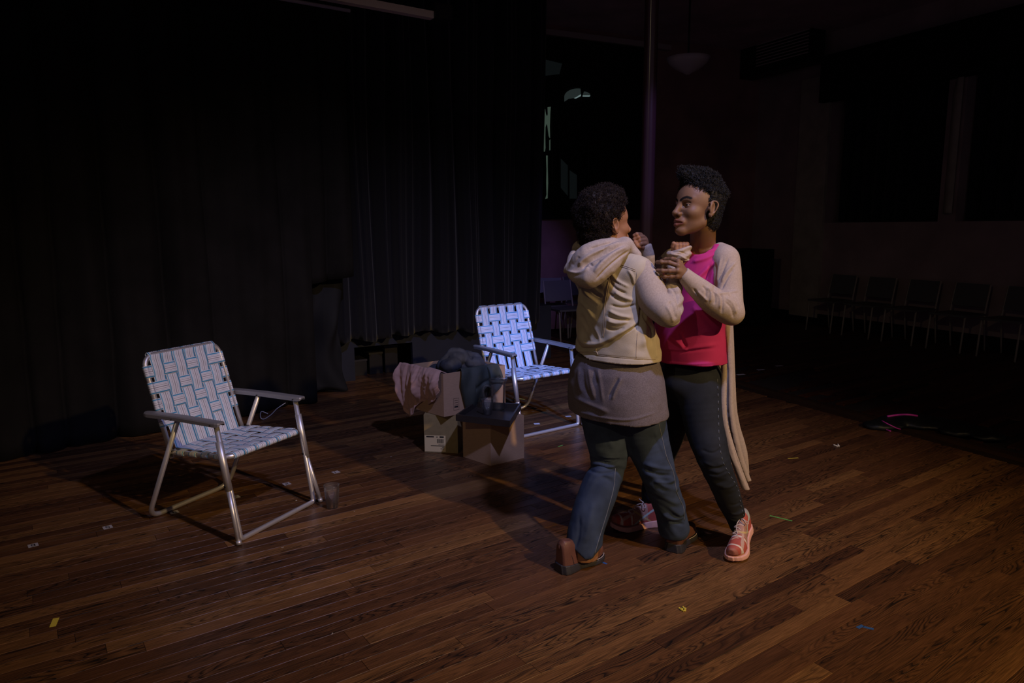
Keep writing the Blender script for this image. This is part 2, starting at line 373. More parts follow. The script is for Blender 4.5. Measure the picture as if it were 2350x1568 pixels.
    def loft(s, lv, k=.01, pw=2.3, cuts=()):
        # lv: (z, cx, cy, a, b, yaw) bottom to top
        L_ = A_(sorted(lv), float); z = L_[:, 0]; m = .06
        lo = [L_[:, 1].min()-L_[:, 3:5].max()-m, L_[:, 2].min()-L_[:, 3:5].max()-m, z[0]-m]
        hi = [L_[:, 1].max()+L_[:, 3:5].max()+m, L_[:, 2].max()+L_[:, 3:5].max()+m, z[-1]+m]
        sl, P = s.sub(lo, hi)
        zz = P[0, 0, :, 2]; g = [np.interp(zz, z, L_[:, i]) for i in range(1, 6)]
        if len(zz) > 9:           # soften the breaks between levels
            ker = np.hanning(9); ker /= ker.sum(); g = [np.convolve(np.pad(v, 4, 'edge'), ker, 'valid') for v in g]
        dx = P[..., 0]-g[0]; dy = P[..., 1]-g[1]; c, sn = np.cos(g[4]), np.sin(g[4])
        u = dx*c+dy*sn; v = -dx*sn+dy*c
        q = (np.abs(u/g[2])**pw+np.abs(v/g[3])**pw)**(1/pw)
        d = (q-1)*np.minimum(g[2], g[3])
        d = np.maximum(d, np.maximum(P[..., 2]-z[-1], z[0]-P[..., 2]))
        for p, n in cuts:
            n = A_(n, float); n = n/np.linalg.norm(n); d = np.maximum(d, (P-A_(p))@n)
        s.put(sl, d, k)
    def cut(s, p, n):
        ax = [s.lo[i]+s.res*np.arange(s.n[i]) for i in range(3)]
        n = A_(n, float); n = n/np.linalg.norm(n); p = A_(p)
        d = (ax[0][:, None, None]-p[0])*n[0]+(ax[1][None, :, None]-p[1])*n[1]+(ax[2][None, None, :]-p[2])*n[2]
        s.D = np.maximum(s.D, d)
    def disp(s, fn, band=.03):
        idx = np.argwhere(np.abs(s.D) < band); P = s.lo+idx*s.res
        s.D[idx[:, 0], idx[:, 1], idx[:, 2]] += fn(P)
    def mesh(s):
        D = s.D; D[0] = D[-1] = .5; D[:, 0] = D[:, -1] = .5; D[:, :, 0] = D[:, :, -1] = .5
        S = D < 0; n = D.shape
        cs = [(i, j, k) for i in (0, 1) for j in (0, 1) for k in (0, 1)]
        sh = lambda A, c: A[c[0]:n[0]-1+c[0], c[1]:n[1]-1+c[1], c[2]:n[2]-1+c[2]]
        cnt = sum(sh(S, c).astype(np.int8) for c in cs); act = (cnt > 0) & (cnt < 8)
        ids = np.full(act.shape, -1, np.int64); I = np.argwhere(act); ids[act] = np.arange(len(I))
        acc = np.zeros((len(I), 3)); num = np.zeros(len(I))
        for ax in range(3):
            for p in (0, 1):
                for q in (0, 1):
                    c0 = [0, 0, 0]; o = [a for a in range(3) if a != ax]; c0[o[0]] = p; c0[o[1]] = q; c1 = list(c0); c1[ax] = 1
                    d0 = D[I[:, 0]+c0[0], I[:, 1]+c0[1], I[:, 2]+c0[2]]; d1 = D[I[:, 0]+c1[0], I[:, 1]+c1[1], I[:, 2]+c1[2]]
                    m = (d0 < 0) != (d1 < 0); t = np.where(m, d0/np.where(m, d0-d1, 1), 0)
                    pt = np.tile(A_(c0, float), (len(I), 1)); pt[:, ax] = t; acc += pt*m[:, None]; num += m
        V = s.lo+(I+acc/num[:, None])*s.res; Q = []
        for ax in range(3):
            o = [a for a in range(3) if a != ax]; sa = [slice(1, n[a]-1) for a in range(3)]
            sa[ax] = slice(0, n[ax]-1); sb = list(sa); sb[ax] = slice(1, n[ax])
            a = S[tuple(sa)]; b = S[tuple(sb)]; E = np.argwhere(a != b)
            st = a[E[:, 0], E[:, 1], E[:, 2]]; g = E.copy(); g[:, o[0]] += 1; g[:, o[1]] += 1
            def cell(p, q):
                h = g.copy(); h[:, o[0]] -= p; h[:, o[1]] -= q; return ids[h[:, 0], h[:, 1], h[:, 2]]
            q4 = np.stack([cell(1, 1), cell(0, 1), cell(0, 0), cell(1, 0)], 1)
            fl_ = st if ax != 1 else ~st
            q4[~fl_] = q4[~fl_][:, ::-1]; Q.append(q4)
        return V, np.concatenate(Q)
def vnorm(V, Q):
    Q = np.asarray(Q); a, b, c, d = (V[Q[:, i]] for i in range(4)); fn = np.cross(c-a, d-b)
    N = np.zeros_like(V)
    for i in range(4): np.add.at(N, Q[:, i], fn)
    return N/(np.linalg.norm(N, axis=1)[:, None]+1e-12)
def relax(V, Q, it=2, lam=.5):
    Q = np.asarray(Q); n = len(V)
    for _ in range(it):
        S = np.zeros_like(V); C = np.zeros(n)
        for i in range(4):
            a, b = Q[:, i], Q[:, (i+1) % 4]
            np.add.at(S, a, V[b]); np.add.at(S, b, V[a]); np.add.at(C, a, 1); np.add.at(C, b, 1)
        V = V+lam*(S/C[:, None]-V)
    return V
def brush(V, Q, strokes):
    """press folds into a garment: strokes = (points, width px, height m); acts on the side the photo shows"""
    N = vnorm(V, Q); U = proj(V); vis = (((V-EYE)*N).sum(1) < 0); D = np.zeros(len(V))
    for pts, sg, amp in strokes:
        P = smoothpath(A_(pts, float), 6)
        m = vis & (U[:, 0] > P[:, 0].min()-3*sg) & (U[:, 0] < P[:, 0].max()+3*sg) & (U[:, 1] > P[:, 1].min()-3*sg) & (U[:, 1] < P[:, 1].max()+3*sg)
        if not m.any(): continue
        W = U[m]; best = np.full(len(W), 1e9); tt = np.zeros(len(W)); n = len(P)-1
        for i in range(n):
            ba = P[i+1]-P[i]; q = W-P[i]; h = np.clip((q@ba)/(ba@ba+1e-9), 0, 1); dd = np.linalg.norm(q-h[:, None]*ba, axis=1)
            b = dd < best; best[b] = dd[b]; tt[b] = ((i+h)/n)[b]
        D[m] += amp*np.exp(-(best/sg)**2)*np.clip(np.sin(np.pi*np.clip(tt, .02, .98))*2.2, 0, 1)
    return V+N*D[:, None]
class Surf:                       # where a line of sight meets a garment
    def __init__(s, V, Q): s.b = BVHTree.FromPolygons([tuple(v) for v in V], [tuple(int(i) for i in q) for q in Q])
    def hit(s, x, y, off=.001):
        d = ray(x, y); h = s.b.ray_cast(Vector(EYE), Vector(d/np.linalg.norm(d)))
        return None if h[0] is None else A_(h[0])+A_(h[1])*off
    def line(s, pts, off=.001, k=6):
        P = smoothpath(A_(pts, float), k); o = [s.hit(x, y, off) for x, y in P]; return A_([p for p in o if p is not None])
def basis(f, up=(0, 0, 1)):
    f = A_(f, float); f = f/np.linalg.norm(f); l = np.cross(A_(up, float), f); l /= np.linalg.norm(l); return np.stack([f, l, np.cross(f, l)], 1)
def pc(lst):                      # (px, py, depth, radius px) -> [(point, radius m)]
    return [(at(x, y, Y), r*pxm(at(x, y, Y))) for x, y, Y, r in lst]
def pl(rows, dyaw, ratio):        # (py, left px, right px, depth) -> loft levels
    out = []
    for y, xl, xr, Y in rows:
        c = at((xl+xr)/2, y, Y); wd = (xr-xl)/2*pxm(c); a = wd/math.sqrt(math.cos(dyaw)**2+(ratio*math.sin(dyaw))**2)
        out.append((c[2], c[0], c[1], a, a*ratio, dyaw))
    return out

# ------------------------------------------------------------------ floor: oak strips, each board its own piece
BY = .61; BU = A_([math.cos(BY), math.sin(BY), 0]); BV = A_([-math.sin(BY), math.cos(BY), 0])
B0 = A_([2.12, 6.55]); B1 = A_([3.22, 4.28]); BD = (B1-B0)/np.linalg.norm(B1-B0); BN = A_([BD[1], -BD[0]])   # border strip line, BN towards the near floor
if (A_([0, 3])-B0)@BN < 0: BN = -BN
fb = MB(); fb.box((1.5, 6, -.06), (9, 9, .045))
floor = tag(fb.build('floor', MT['gap'], smooth=False), kind='structure')
PW = .072
def board_mesh(L, Wd=PW):
    a = L/2-.0006; b = Wd/2-.0006; e = .0009; t = .014
    V = [(-a, -b, -t), (a, -b, -t), (a, b, -t), (-a, b, -t), (-a, -b, -e), (a, -b, -e), (a, b, -e), (-a, b, -e),
         (-a+e, -b+e, 0), (a-e, -b+e, 0), (a-e, b-e, 0), (-a+e, b-e, 0)]
    Fc = [(0, 1, 5, 4), (1, 2, 6, 5), (2, 3, 7, 6), (3, 0, 4, 7), (4, 5, 9, 8), (5, 6, 10, 9), (6, 7, 11, 10), (7, 4, 8, 11), (8, 9, 10, 11)]
    return V, Fc
LENS = [.55, .8, 1.05, 1.35, 1.75, 2.2]; bm_cache = {}; cand = []
rr = random.Random(3)
for iv in range(-60, 150):
    v = iv*PW; u = -5-rr.random()*1.5
    while u < 14:
        L = rr.choice(LENS); c = BU*(u+L/2)+BV*v; e0 = BU*u+BV*v; e1 = BU*(u+L)+BV*v
        s0 = (e0[:2]-B0)@BN; s1 = (e1[:2]-B0)@BN
        P = A_([e0, c, e1]); dep = (P-EYE)@FW
        if dep.min() > .8:
            U = proj(P)
            if U[:, 0].max() > -260 and U[:, 0].min() < 2600 and U[:, 1].min() < 1780 and U[:, 1].max() > 600:
                vis = max(0, min(U[:, 0].max(), 2350)-max(U[:, 0].min(), 0))/max(1, np.ptp(U[:, 0]))
                area = L*PW/dep.mean()**3*(.05+vis)
                if s0 > 0 and s1 < .0:        # trim at the border strip
                    L2 = L*s0/(s0-s1)-.002
                    if L2 > .04: cand.append((area, u, v, L2, 0, None))
                elif s0 > 0: cand.append((area, u, v, L, 0, L))
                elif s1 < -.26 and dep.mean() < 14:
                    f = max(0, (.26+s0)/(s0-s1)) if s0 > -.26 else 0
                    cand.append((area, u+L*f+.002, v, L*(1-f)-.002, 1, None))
        u += L
cand.sort(key=lambda t: -t[0]); near = [c for c in cand if c[4] == 0][:300]; ids_ = set(id(c) for c in near)
rest = {0: [[], [], [], []], 1: [[], [], [], []]}
for cnd in cand:
    _, u, v, L, far, key = cnd
    c = BU*(u+L/2)+BV*v+A_([0, 0, rr.uniform(-.0004, .0002)])
    if id(cnd) in ids_:
        if key is None or key not in bm_cache:
            V, Fc = board_mesh(L); o = mk('plank', V, Fc, MT['oak'], floor, smooth=False, world=False, uv=A_(V)[:, :2]); me = o.data
            if key is not None: bm_cache[key] = me
        else:
            o = bpy.data.objects.new('plank', bm_cache[key]); COL.objects.link(o); o.parent = floor
        o.location = c; o.rotation_euler = (0, 0, BY)
    else:
        V, Fc = board_mesh(L); V = A_(V); R = rest[far]; n = sum(len(x) for x in R[0])
        R[0].append(c+V[:, :1]*BU+V[:, 1:2]*BV+A_([0, 0, 1])*V[:, 2:]); R[1] += [tuple(i+n for i in f) for f in Fc]
        R[2].append(V[:, :2]); R[3].append(np.full((len(V), 3), rr.random()))
for k in (0, 1):
    if rest[k][0]:
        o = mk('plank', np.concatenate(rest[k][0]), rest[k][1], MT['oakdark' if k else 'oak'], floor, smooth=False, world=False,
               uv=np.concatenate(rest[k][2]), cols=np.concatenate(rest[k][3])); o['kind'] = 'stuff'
# border: long boards across the room
for j in range(3):
    L = 14.; Wd = .083; V, Fc = board_mesh(L, Wd); cc = B0-BD*0-BN*(.045+j*.085)
    o = mk('border_board', V, Fc, MT['border'], floor, smooth=False, world=False, uv=A_(V)[:, :2])
    o.location = (cc[0], cc[1], .0005); o.rotation_euler = (0, 0, math.atan2(BD[1], BD[0]))

# ------------------------------------------------------------------ room shell
CEIL = 4.30
cb = MB(); cb.box((1.5, 6, CEIL+.05), (9, 9, .05)); tag(cb.build('ceiling', MT['ceil'], smooth=False), kind='structure')
KC = A_([4.1, 12.2, 0]); DR = A_([.436, -.90, 0]); DR /= np.linalg.norm(DR); NR = A_([-DR[1]*-1, 0, 0])
NR = A_([DR[1], -DR[0], 0]);  NR = NR if NR@(A_([0, 5, 0])-KC) > 0 else -NR       # into the room
DB = NR.copy(); NB = DR.copy()                                                     # back wall runs along NR, faces along DR
def wbox(mb, O, D, N, s0, s1, n0, n1, z0, z1):
    """box in wall coordinates: s along the wall, n out into the room"""
    c = O+D*(s0+s1)/2+N*(n0+n1)/2; R = np.stack([D, N, A_([0, 0, 1])], 1)
    mb.box((c[0], c[1], (z0+z1)/2), (abs(s1-s0)/2, abs(n1-n0)/2, (z1-z0)/2), R)
def sR(x, y=500, n=0.):           # (s, z) on the right wall for a pixel
    P = onplane(x, y, KC+NR*n, NR); return (P-KC)@DR, P[2]
def sB(x, y=500, n=0.):
    P = onplane(x, y, KC+NB*n, NB); return (P-KC)@DB, P[2]
mb = MB(); sill = 1.55
wbox(mb, KC, DR, NR, -.3, 14, -.4, 0, 0, sill)
for x0, x1 in ((1660, 1893), (2152, 2192)): wbox(mb, KC, DR, NR, sR(x0)[0] if x0 > 1700 else -.3, sR(x1)[0], -.4, 0, sill, CEIL)
wbox(mb, KC, DR, NR, sR(2480)[0], 14, -.4, 0, sill, CEIL); wbox(mb, KC, DR, NR, -.3, 14, -.4, -.01, 3.72, CEIL); wbox(mb, KC, DR, NR, -.3, 14, -.6, -.4, 0, CEIL)
tag(mb.build('wall_right', MT['wallr'], smooth=False), kind='structure')
mb = MB(); wbox(mb, KC, DR, NR, sR(1828)[0], sR(1893)[0], 0, .05, .1, 3.7)
tag(mb.build('trim_1', MT['pil'], smooth=False), kind='structure')
mb = MB(); wbox(mb, KC, DR, NR, -.2, 13, 0, .03, 0, .16); tag(mb.build('baseboard_right', MT['steel'], smooth=False), kind='structure')
mb = MB(); wbox(mb, KC, DR, NR, sR(1880)[0], 13, .0, .16, 3.30, 3.95)
tag(mb.build('window_pelmet', MT['black'], smooth=False), 'long black pelmet box above the curtained windows on the right wall', 'pelmet')
# air duct box with grille
t = empty('duct_box', KC+DR*sR(1800)[0]+A_([0, 0, 3.45])); mb = MB(); s0, s1 = sR(1706, 120, .4)[0], sR(1866, 120, .4)[0]
z0, z1 = sR(1790, 160, .4)[1], sR(1790, 62, .4)[1]
wbox(mb, KC, DR, NR, s0, s1, .17, .45, z0, z1); mb.build('housing', MT['steel'], t, smooth=False)
mb = MB(); a, b = s0+.25*(s1-s0), s0+.97*(s1-s0)
for k in range(9): wbox(mb, KC, DR, NR, a, b, .445, .465, z0+.12+k*.045, z0+.135+k*.045)
mb.build('grille', MT['trimm'], t, smooth=False); tag(t, 'dark ceiling air duct box with a slatted grille above the right wall', 'air duct')
# back wall, dark panel painting the recess's shade, cornice
mb = MB(); wbox(mb, KC, DB, NB, -.3, 9, -.2, 0, 0, CEIL); tag(mb.build('wall_back', MT['wallb'], smooth=False), kind='structure')
mb = MB(); wbox(mb, KC, DB, NB, 1.9, 9, 0, .10, 4.14, 4.215); tag(mb.build('trim_2', MT['trimm'], smooth=False), kind='structure')
mb = MB(); wbox(mb, KC, DB, NB, 2.2, 9, 0, .06, 1.62, 4.13); tag(mb.build('recess_shade', MT['dark'], smooth=False), kind='structure')
# faint reflections: their glow is put into emissive panes shaped like it
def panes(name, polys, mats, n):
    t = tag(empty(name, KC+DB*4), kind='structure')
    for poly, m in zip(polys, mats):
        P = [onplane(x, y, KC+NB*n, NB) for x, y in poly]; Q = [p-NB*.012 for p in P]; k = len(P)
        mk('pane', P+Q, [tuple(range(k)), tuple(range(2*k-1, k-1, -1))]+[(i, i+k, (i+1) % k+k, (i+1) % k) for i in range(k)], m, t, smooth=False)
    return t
arc = lambda cx, cy, rx, ry, a0, a1, n=10: [(cx+rx*math.cos(math.radians(a0+(a1-a0)*i/n)), cy-ry*math.sin(math.radians(a0+(a1-a0)*i/n))) for i in range(n+1)]
t = panes('window_reflection_1', [[(1296, 233), (1296, 222)]+arc(1326, 222, 30, 19, 175, 78)+[(1333, 216), (1322, 224), (1305, 227)], [(1318, 225), (1333, 216.5), (1333, 220.5), (1322, 226)],
    [(1338, 219)]+arc(1338, 219, 17, 9, 80, 5)+[(1354, 219)], [(1338, 219.3), (1355, 219.3), (1353, 221.5), (1338, 221.3)]], [MT['refl_arch'], MT['refl_arch_hi'], MT['refl_arch'], MT['refl_arch_hi']], .075)
mb = MB(); P = A_([onplane(1335, y, KC+NB*.09, NB) for y in (196, 246)]); mb.tube(P, .012, 6)
P = A_([onplane(x, y, KC+NB*.09, NB) for x, y in [(1292, 246), (1292, 222)]+arc(1324, 222, 33, 23, 180, 0)+[(1358, 246), (1292, 246)]]); mb.tube(P, .012, 6, False); mb.build('window_frame', MT['steel'], t)
panes('window_reflection_2', [[(1248.5, 252), (1251, 250), (1253, 262), (1256, 268), (1258, 262), (1257.5, 246), (1264, 245), (1263, 258), (1262, 290), (1262.5, 317), (1260, 312), (1257, 288), (1255, 283), (1252, 292), (1251.5, 318), (1252, 340), (1250.5, 348), (1249, 348)],
    [(1254, 357), (1257, 357), (1257, 385), (1258, 420), (1257, 445), (1257, 455), (1252, 457), (1255, 447), (1254.5, 420), (1255, 388)], [(1261.5, 322), (1263, 320), (1263, 345), (1261.5, 345)]], [MT['wlight']]*3, .072)
panes('window_reflection_3', [[(1286, 363), (1303, 380), (1304, 450), (1287, 430)], [(1306, 390), (1324, 402), (1324, 456), (1306, 456)], [(1248, 136), (1290, 146), (1284, 170), (1248, 174)]], [MT['refl_dim']]*3, .072)
mb = MB()
for x, y0, y1 in ((1285, 255, 460), (1305, 350, 460), (1351, 300, 440), (1268, 250, 460)):
    mb.tube([onplane(x, y0, KC+NB*.10, NB), onplane(x, y1, KC+NB*.10, NB)], .014, 6)
tag(mb.build('trim_4', MT['steel']), kind='structure')
# column
P = at(1489, 300, 7.0); mb = MB(); r = .0655
mb.lathe([(r*1.7, 0), (r*1.7, .06), (r*1.25, .12), (r*1.04, .17), (r*1.04, .2), (r*1.0, 1.5), (r*.98, 4.12), (r*1.3, 4.2), (r*1.9, 4.27), (r*1.9, 4.299)], (0, 0, 0), 40)
tag(mk('column', np.concatenate(mb.V)+A_([P[0], 7.0, 0]), mb.F, MT['column'], base=(P[0], 7.0, 0)), 'slim round dark red painted iron column behind the two women', 'column')
# pendant bowl lamp
P = at(1579, 150, 9.0); t = empty('pendant_lamp', P); mb = MB()
mb.lathe([(.0, -.11), (.02, -.11), (.06, -.085), (.15, -.04), (.225, .02), (.262, .085), (.25, .085), (.2, .03), (.1, -.03), (.0, -.07)], P, 40); mb.build('glass_bowl', MT['lampg'], t)
mb = MB(); mb.tube([P+A_([0, 0, -.08]), P+A_([0, 0, CEIL-P[2]-.01])], .012, 8); mb.build('stem', MT['steel'], t)
mb = MB(); mb.lathe([(.0, -.05), (.05, -.05), (.08, 0), (.0, 0)], P+A_([0, 0, CEIL-P[2]-.002]), 20); mb.build('canopy', MT['steel'], t)
tag(t, 'unlit pendant lamp with a wide glass bowl hanging right of the column', 'lamp')

# ------------------------------------------------------------------ cloth sheets (curtains)
def sheet(name, P0, P1, ns, nz, zf, off, m, nrm, label=None, cat=None, group=None, thick=.004, slide=None):
    P0 = A_(P0, float); P1 = A_(P1, float); D = P1-P0; Ln = np.linalg.norm(D); D = D/Ln; V = []
    for i in range(ns+1):
        s = Ln*i/ns; z0, z1 = zf(s)
        for j in range(nz+1):
            t = j/nz; z = z0+(z1-z0)*t; s2 = s+(slide(s, z) if slide else 0)
            p = P0+D*s2+A_(nrm)*off(s, z); V.append((p[0], p[1], z))
    Fc = [(i*(nz+1)+j, (i+1)*(nz+1)+j, (i+1)*(nz+1)+j+1, i*(nz+1)+j+1) for i in range(ns) for j in range(nz)]
    o = mk(name, V, Fc, m, base=(P0[0], P0[1], min(v[2] for v in V)))
    md = o.modifiers.new('thickness', 'SOLIDIFY'); md.thickness = thick; md.offset = 0
    if label: tag(o, label, cat, group)
    return o
NC0 = A_([-3.25, 4.73, 0]); NC1 = A_([-1.45, 6.45, 0]); ND = (NC1-NC0)/np.linalg.norm(NC1-NC0); NN = A_([ND[1], -ND[0], 0])
if NN@(EYE-NC0) < 0: NN = -NN
S0 = NC0-ND*.9; LNC = np.linalg.norm(NC1-S0)
def sC(x, y=500): P = onplane(x, y, NC0, NN); return (P-S0)@ND
gro = sorted([.25, .55]+[sC(x) for x in (45, 135, 250, 347, 470, 642, 742)]+[LNC+.15])
wob = [rr.uniform(-.05, .05) for _ in gro]
def nearfold(s, z):
    zz = z/4.3
    for i in range(len(gro)-1):
        a = gro[i]+wob[i]*(1-zz)*1.2-.10*(1-zz)*(i < 5)*.6; b = gro[i+1]+wob[i+1]*(1-zz)*1.2-.10*(1-zz)*(i+1 < 5)*.6
        if a <= s < b:
            t = (s-a)/(b-a); return .10*(abs(math.sin(math.pi*t))**.45)+.018*math.sin(9*s+2*z)+.012*math.sin(31*s)
    return .02*math.sin(12*s)
cutS = sC(706, 640); zh0 = onplane(710, 652, NC0, NN)[2]; zh1 = onplane(815, 632, NC0, NN)[2]
def nearz(s):
    if s < cutS: return (.012, 4.25)
    return (zh0+(zh1-zh0)*(s-cutS)/(LNC-cutS), 4.25)
sheet('stage_curtain', S0, NC1, 240, 44, nearz, nearfold, MT['black'], NN, 'tall heavy black curtain nearest on the left, with one lower corner cut short', 'curtain', slide=lambda s, z: -.06*(1-z/4.3)*(s/LNC)**6)
K0 = S0+ND*sC(700, 800)-NN*.10; K1 = S0+ND*sC(806, 800)-NN*.10
sheet('hanging_drape', K0-ND*.05, K1, 60, 40, lambda s: (.02+.03*math.sin(7*s), 1.35),
      lambda s, z: .07*math.sin(s*16+2.2*math.sin(z*4.5)+z*3)+.05*math.sin(z*7+s*9), MT['drape'], NN, 'crumpled dark drape hanging below the short corner of the near curtain', 'drape',
      slide=lambda s, z: (.5-s/.6)*.16*math.exp(-((z-.55)/.22)**2))
RC0 = A_([-1.59, 6.80, 0]); RC1 = A_([.345, 7.93, 0]); RD = (RC1-RC0)/np.linalg.norm(RC1-RC0); RN = A_([RD[1], -RD[0], 0]); R0 = RC0-RD*.75
LR = np.linalg.norm(RC1-R0)
ph = [rr.uniform(0, 6) for _ in range(6)]
def rearfold(s, z):
    k = s+.02*math.sin(z*1.3+s*5)
    return .045*math.sin(27*k+ph[0]+.8*math.sin(5*k))+.03*math.sin(43*k+ph[1])+.012*math.sin(90*k+ph[2])
sheet('rear_curtain', R0, RC1, 330, 36, lambda s: (.435+.02*math.sin(5*s)+.018*math.sin(17*s), 4.25), rearfold, MT['black2'], RN,
      'dark pleated curtain hanging behind the far lawn chair, hem above the stage front', 'curtain', slide=lambda s, z: (.030*(z-.45)-.06)*(s/LR)**8)
# stage front under the rear curtain
mb = MB(); O = R0-RN*.14
def sS(x, y): P = onplane(x, y, O, RN); return (P-O)@RD, P[2]
a, b = sS(815, 850)[0], sS(948, 850)[0]; zt = sS(880, 792)[1]
for s0, s1, z0, z1 in ((-.6, a, 0, .62), (b, 3.2, 0, .62), (a, b, zt, .62)): wbox(mb, O, RD, RN, s0, s1, -.05, 0, z0, z1)
wbox(mb, O, RD, RN, -.6, 3.2, -2.2, -.05, .58, .62)
tag(mb.build('wall_stage', MT['stage'], smooth=False), kind='structure')
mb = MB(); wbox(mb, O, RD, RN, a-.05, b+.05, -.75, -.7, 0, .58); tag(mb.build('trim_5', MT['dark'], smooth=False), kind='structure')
for k in range(3):               # things stowed under the stage
    t = empty('stowed_crate', O+RD*(a+.12+k*.17)-RN*.35); mb = MB(); wbox(mb, O, RD, RN, a+.05+k*.17, a+.19+k*.17, -.5, -.2, 0.001, .15+.06*k)
    mb.build('body', MT['steel'], t, smooth=False); mb = MB(); wbox(mb, O, RD, RN, a+.045+k*.17, a+.195+k*.17, -.505, -.195, .15+.06*k, .17+.06*k); mb.build('lid', MT['rubber'], t, smooth=False)
    tag(t, ('lowest dark crate stowed under the stage, at the left', 'middle-height dark crate stowed under the stage', 'tallest dark crate stowed under the stage, at the right')[k], 'crate', 'crates under the stage')
mb = MB(); wbox(mb, RC0-RD*4-RN*2.4, RD, RN, -1, 7.5, -.1, 0, 0, CEIL); tag(mb.build('wall_left', MT['wallr'], smooth=False), kind='structure')
# overhead pipes
E_ = at(991, 36, 5.4); mb = MB(); R = np.stack([BU, BV, A_([0, 0, 1])], 1); mb.box(E_-BU*1.6, (1.6, .03, .024), R)
t = empty('lighting_batten', E_-BU*1.6); mb.build('rail', MT['pipe'], t, smooth=False)
mb = MB(); mb.box(E_+BU*.07+A_([0, 0, .03]), (.07, .05, .05), R); mb.build('end_bracket', MT['steel'], t, smooth=False)
for q in (1.6, .3): mb = MB(); mb.tube([E_-BU*q, A_([*(E_-BU*q)[:2], CEIL-.01])], .012); mb.build('hanger', MT['steel'], t)
tag(t, 'pale rectangular lighting batten overhead, the thicker of two bars at the top', 'batten')
E_ = at(803, 25, 5.0); mb = MB(); mb.tube([E_-BU*2.2, E_], .011, 10); t = empty('curtain_pipe', E_-BU); mb.build('pipe', MT['piped'], t)
for q in (.6, 1.9): mb = MB(); mb.tube([E_-BU*q, A_([*(E_-BU*q)[:2], CEIL-.01])], .006); mb.build('hanger', MT['steel'], t)
tag(t, 'thin round pipe overhead at the top left of the curtain', 'pipe')

# ------------------------------------------------------------------ dim right side: window curtains, cabinet, chairs by the wall
for x0, x1, lab in ((1905, 2150, 'dark pleated window curtain on the right wall, the left one'), (2194, 2470, 'dark pleated window curtain on the right wall, the right one')):
    a, b = sR(x0)[0], sR(x1)[0]
    sheet('window_curtain', KC+DR*a-NR*.20, KC+DR*b-NR*.20, 110, 10, lambda s: (sill+.02, 3.75), lambda s, z: .05*math.sin(34*s)+.02*math.sin(71*s+1), MT['black2'], NR, lab, 'curtain', 'curtains in the right wall windows')
a = sR(2170)[0]; mb = MB(); Pp = []
sheet('curtain_lining', KC+DR*(a-.03)+NR*.01, KC+DR*(a+.10)+NR*.02, 16, 30, lambda s: (sill+.1, 3.55), lambda s, z: .035*math.sin(s*22)+.01, MT['pil'], NR,
      'narrow pale curtain lining catching light between the dark window curtains', 'curtain', slide=lambda s, z: .07*max(0, (z-3.1))/.45*(1-s/.13))
P = KC+DR*max(.45, sR(1722, 600, .9)[0])+NR*.95; t = empty('speaker_cabinet', (P[0], P[1], 0)); mb = MB(); wbox(mb, P, DR, NR, -.28, .28, -.25, .25, .02, 1.16); mb.build('case', MT['black'], t, smooth=False)
mb = MB(); wbox(mb, P, DR, NR, -.25, .25, .25, .262, .06, 1.12); wbox(mb, P, DR, NR, -.26, .26, -.2, .2, 0, .02); mb.build('front_grille', MT['steel'], t, smooth=False)
tag(t, 'tall black cabinet standing against the far right wall behind the woman in pink', 'cabinet')
def wall_chair():
    t = empty('stackable_chair', (0, 0, 0)); mb = MB(); mb.box((0, 0, .44), (.22, .21, .012)); mb.build('seat', MT['greyplastic'], t, smooth=False)
    R = np.stack([A_([1, 0, 0]), A_([0, .97, -.22]), A_([0, .22, .97])], 1); mb = MB(); mb.box((0, .24, .66), (.20, .010, .14), R); mb.build('backrest', MT['greyplastic'], t, smooth=False)
    for sx in (-1, 1):
        mb = MB(); mb.tube([(sx*.21, -.22, 0), (sx*.21, -.18, .44)], .011, 8); mb.build('leg', MT['pil'], t)
        mb = MB(); mb.tube([(sx*.21, .26, 0), (sx*.21, .19, .44), (sx*.205, .27, .8)], .011, 8); mb.build('leg', MT['pil'], t)
    return t
def dup(root, loc, rz):
    r = root.copy(); COL.objects.link(r); r.location = loc; r.rotation_euler = (0, 0, rz)
    for ch in list(root.children):
        c = ch.copy(); COL.objects.link(c); c.parent = r
        for g in ch.children:
            d = g.copy(); COL.objects.link(d); d.parent = c
    return r
rzR = math.atan2(DR[1], DR[0]); first = None
sa_, sb_ = sR(1905, 700, .42)[0], sR(2270, 700, .42)[0]
for k in range(5):
    P = KC+DR*(sa_+(sb_+.25-sa_)*k/4)+NR*.42
    if first is None: first = wall_chair(); c = first; c.location = (P[0], P[1], 0); c.rotation_euler = (0, 0, rzR+math.pi if False else rzR)
    else: c = dup(first, (P[0], P[1], 0), rzR)
    c.rotation_euler[2] = math.atan2(-NR[0], NR[1])+math.pi
    tag(c, '%s dim grey chair from the corner in the row under the right windows' % ('first', 'second', 'third', 'fourth', 'fifth', 'sixth', 'seventh')[k], 'chair', 'chairs in a row along the right wall')
for k, (x, dz) in enumerate(((1262, .6), (1300, 1.1), (1345, .5))):
    P = KC+DB*sB(x, 700, dz)[0]+NB*dz; c = dup(first, (P[0], P[1], 0), math.atan2(NB[1], NB[0])+math.pi/2+(k-1)*.3)
    tag(c, ('dark chair by the back wall beside the curtain edge, leftmost of three', 'dark chair by the back wall, middle of three near the curtain', 'dark chair by the back wall, rightmost of three near the curtain')[k], 'chair', 'chairs by the back wall')

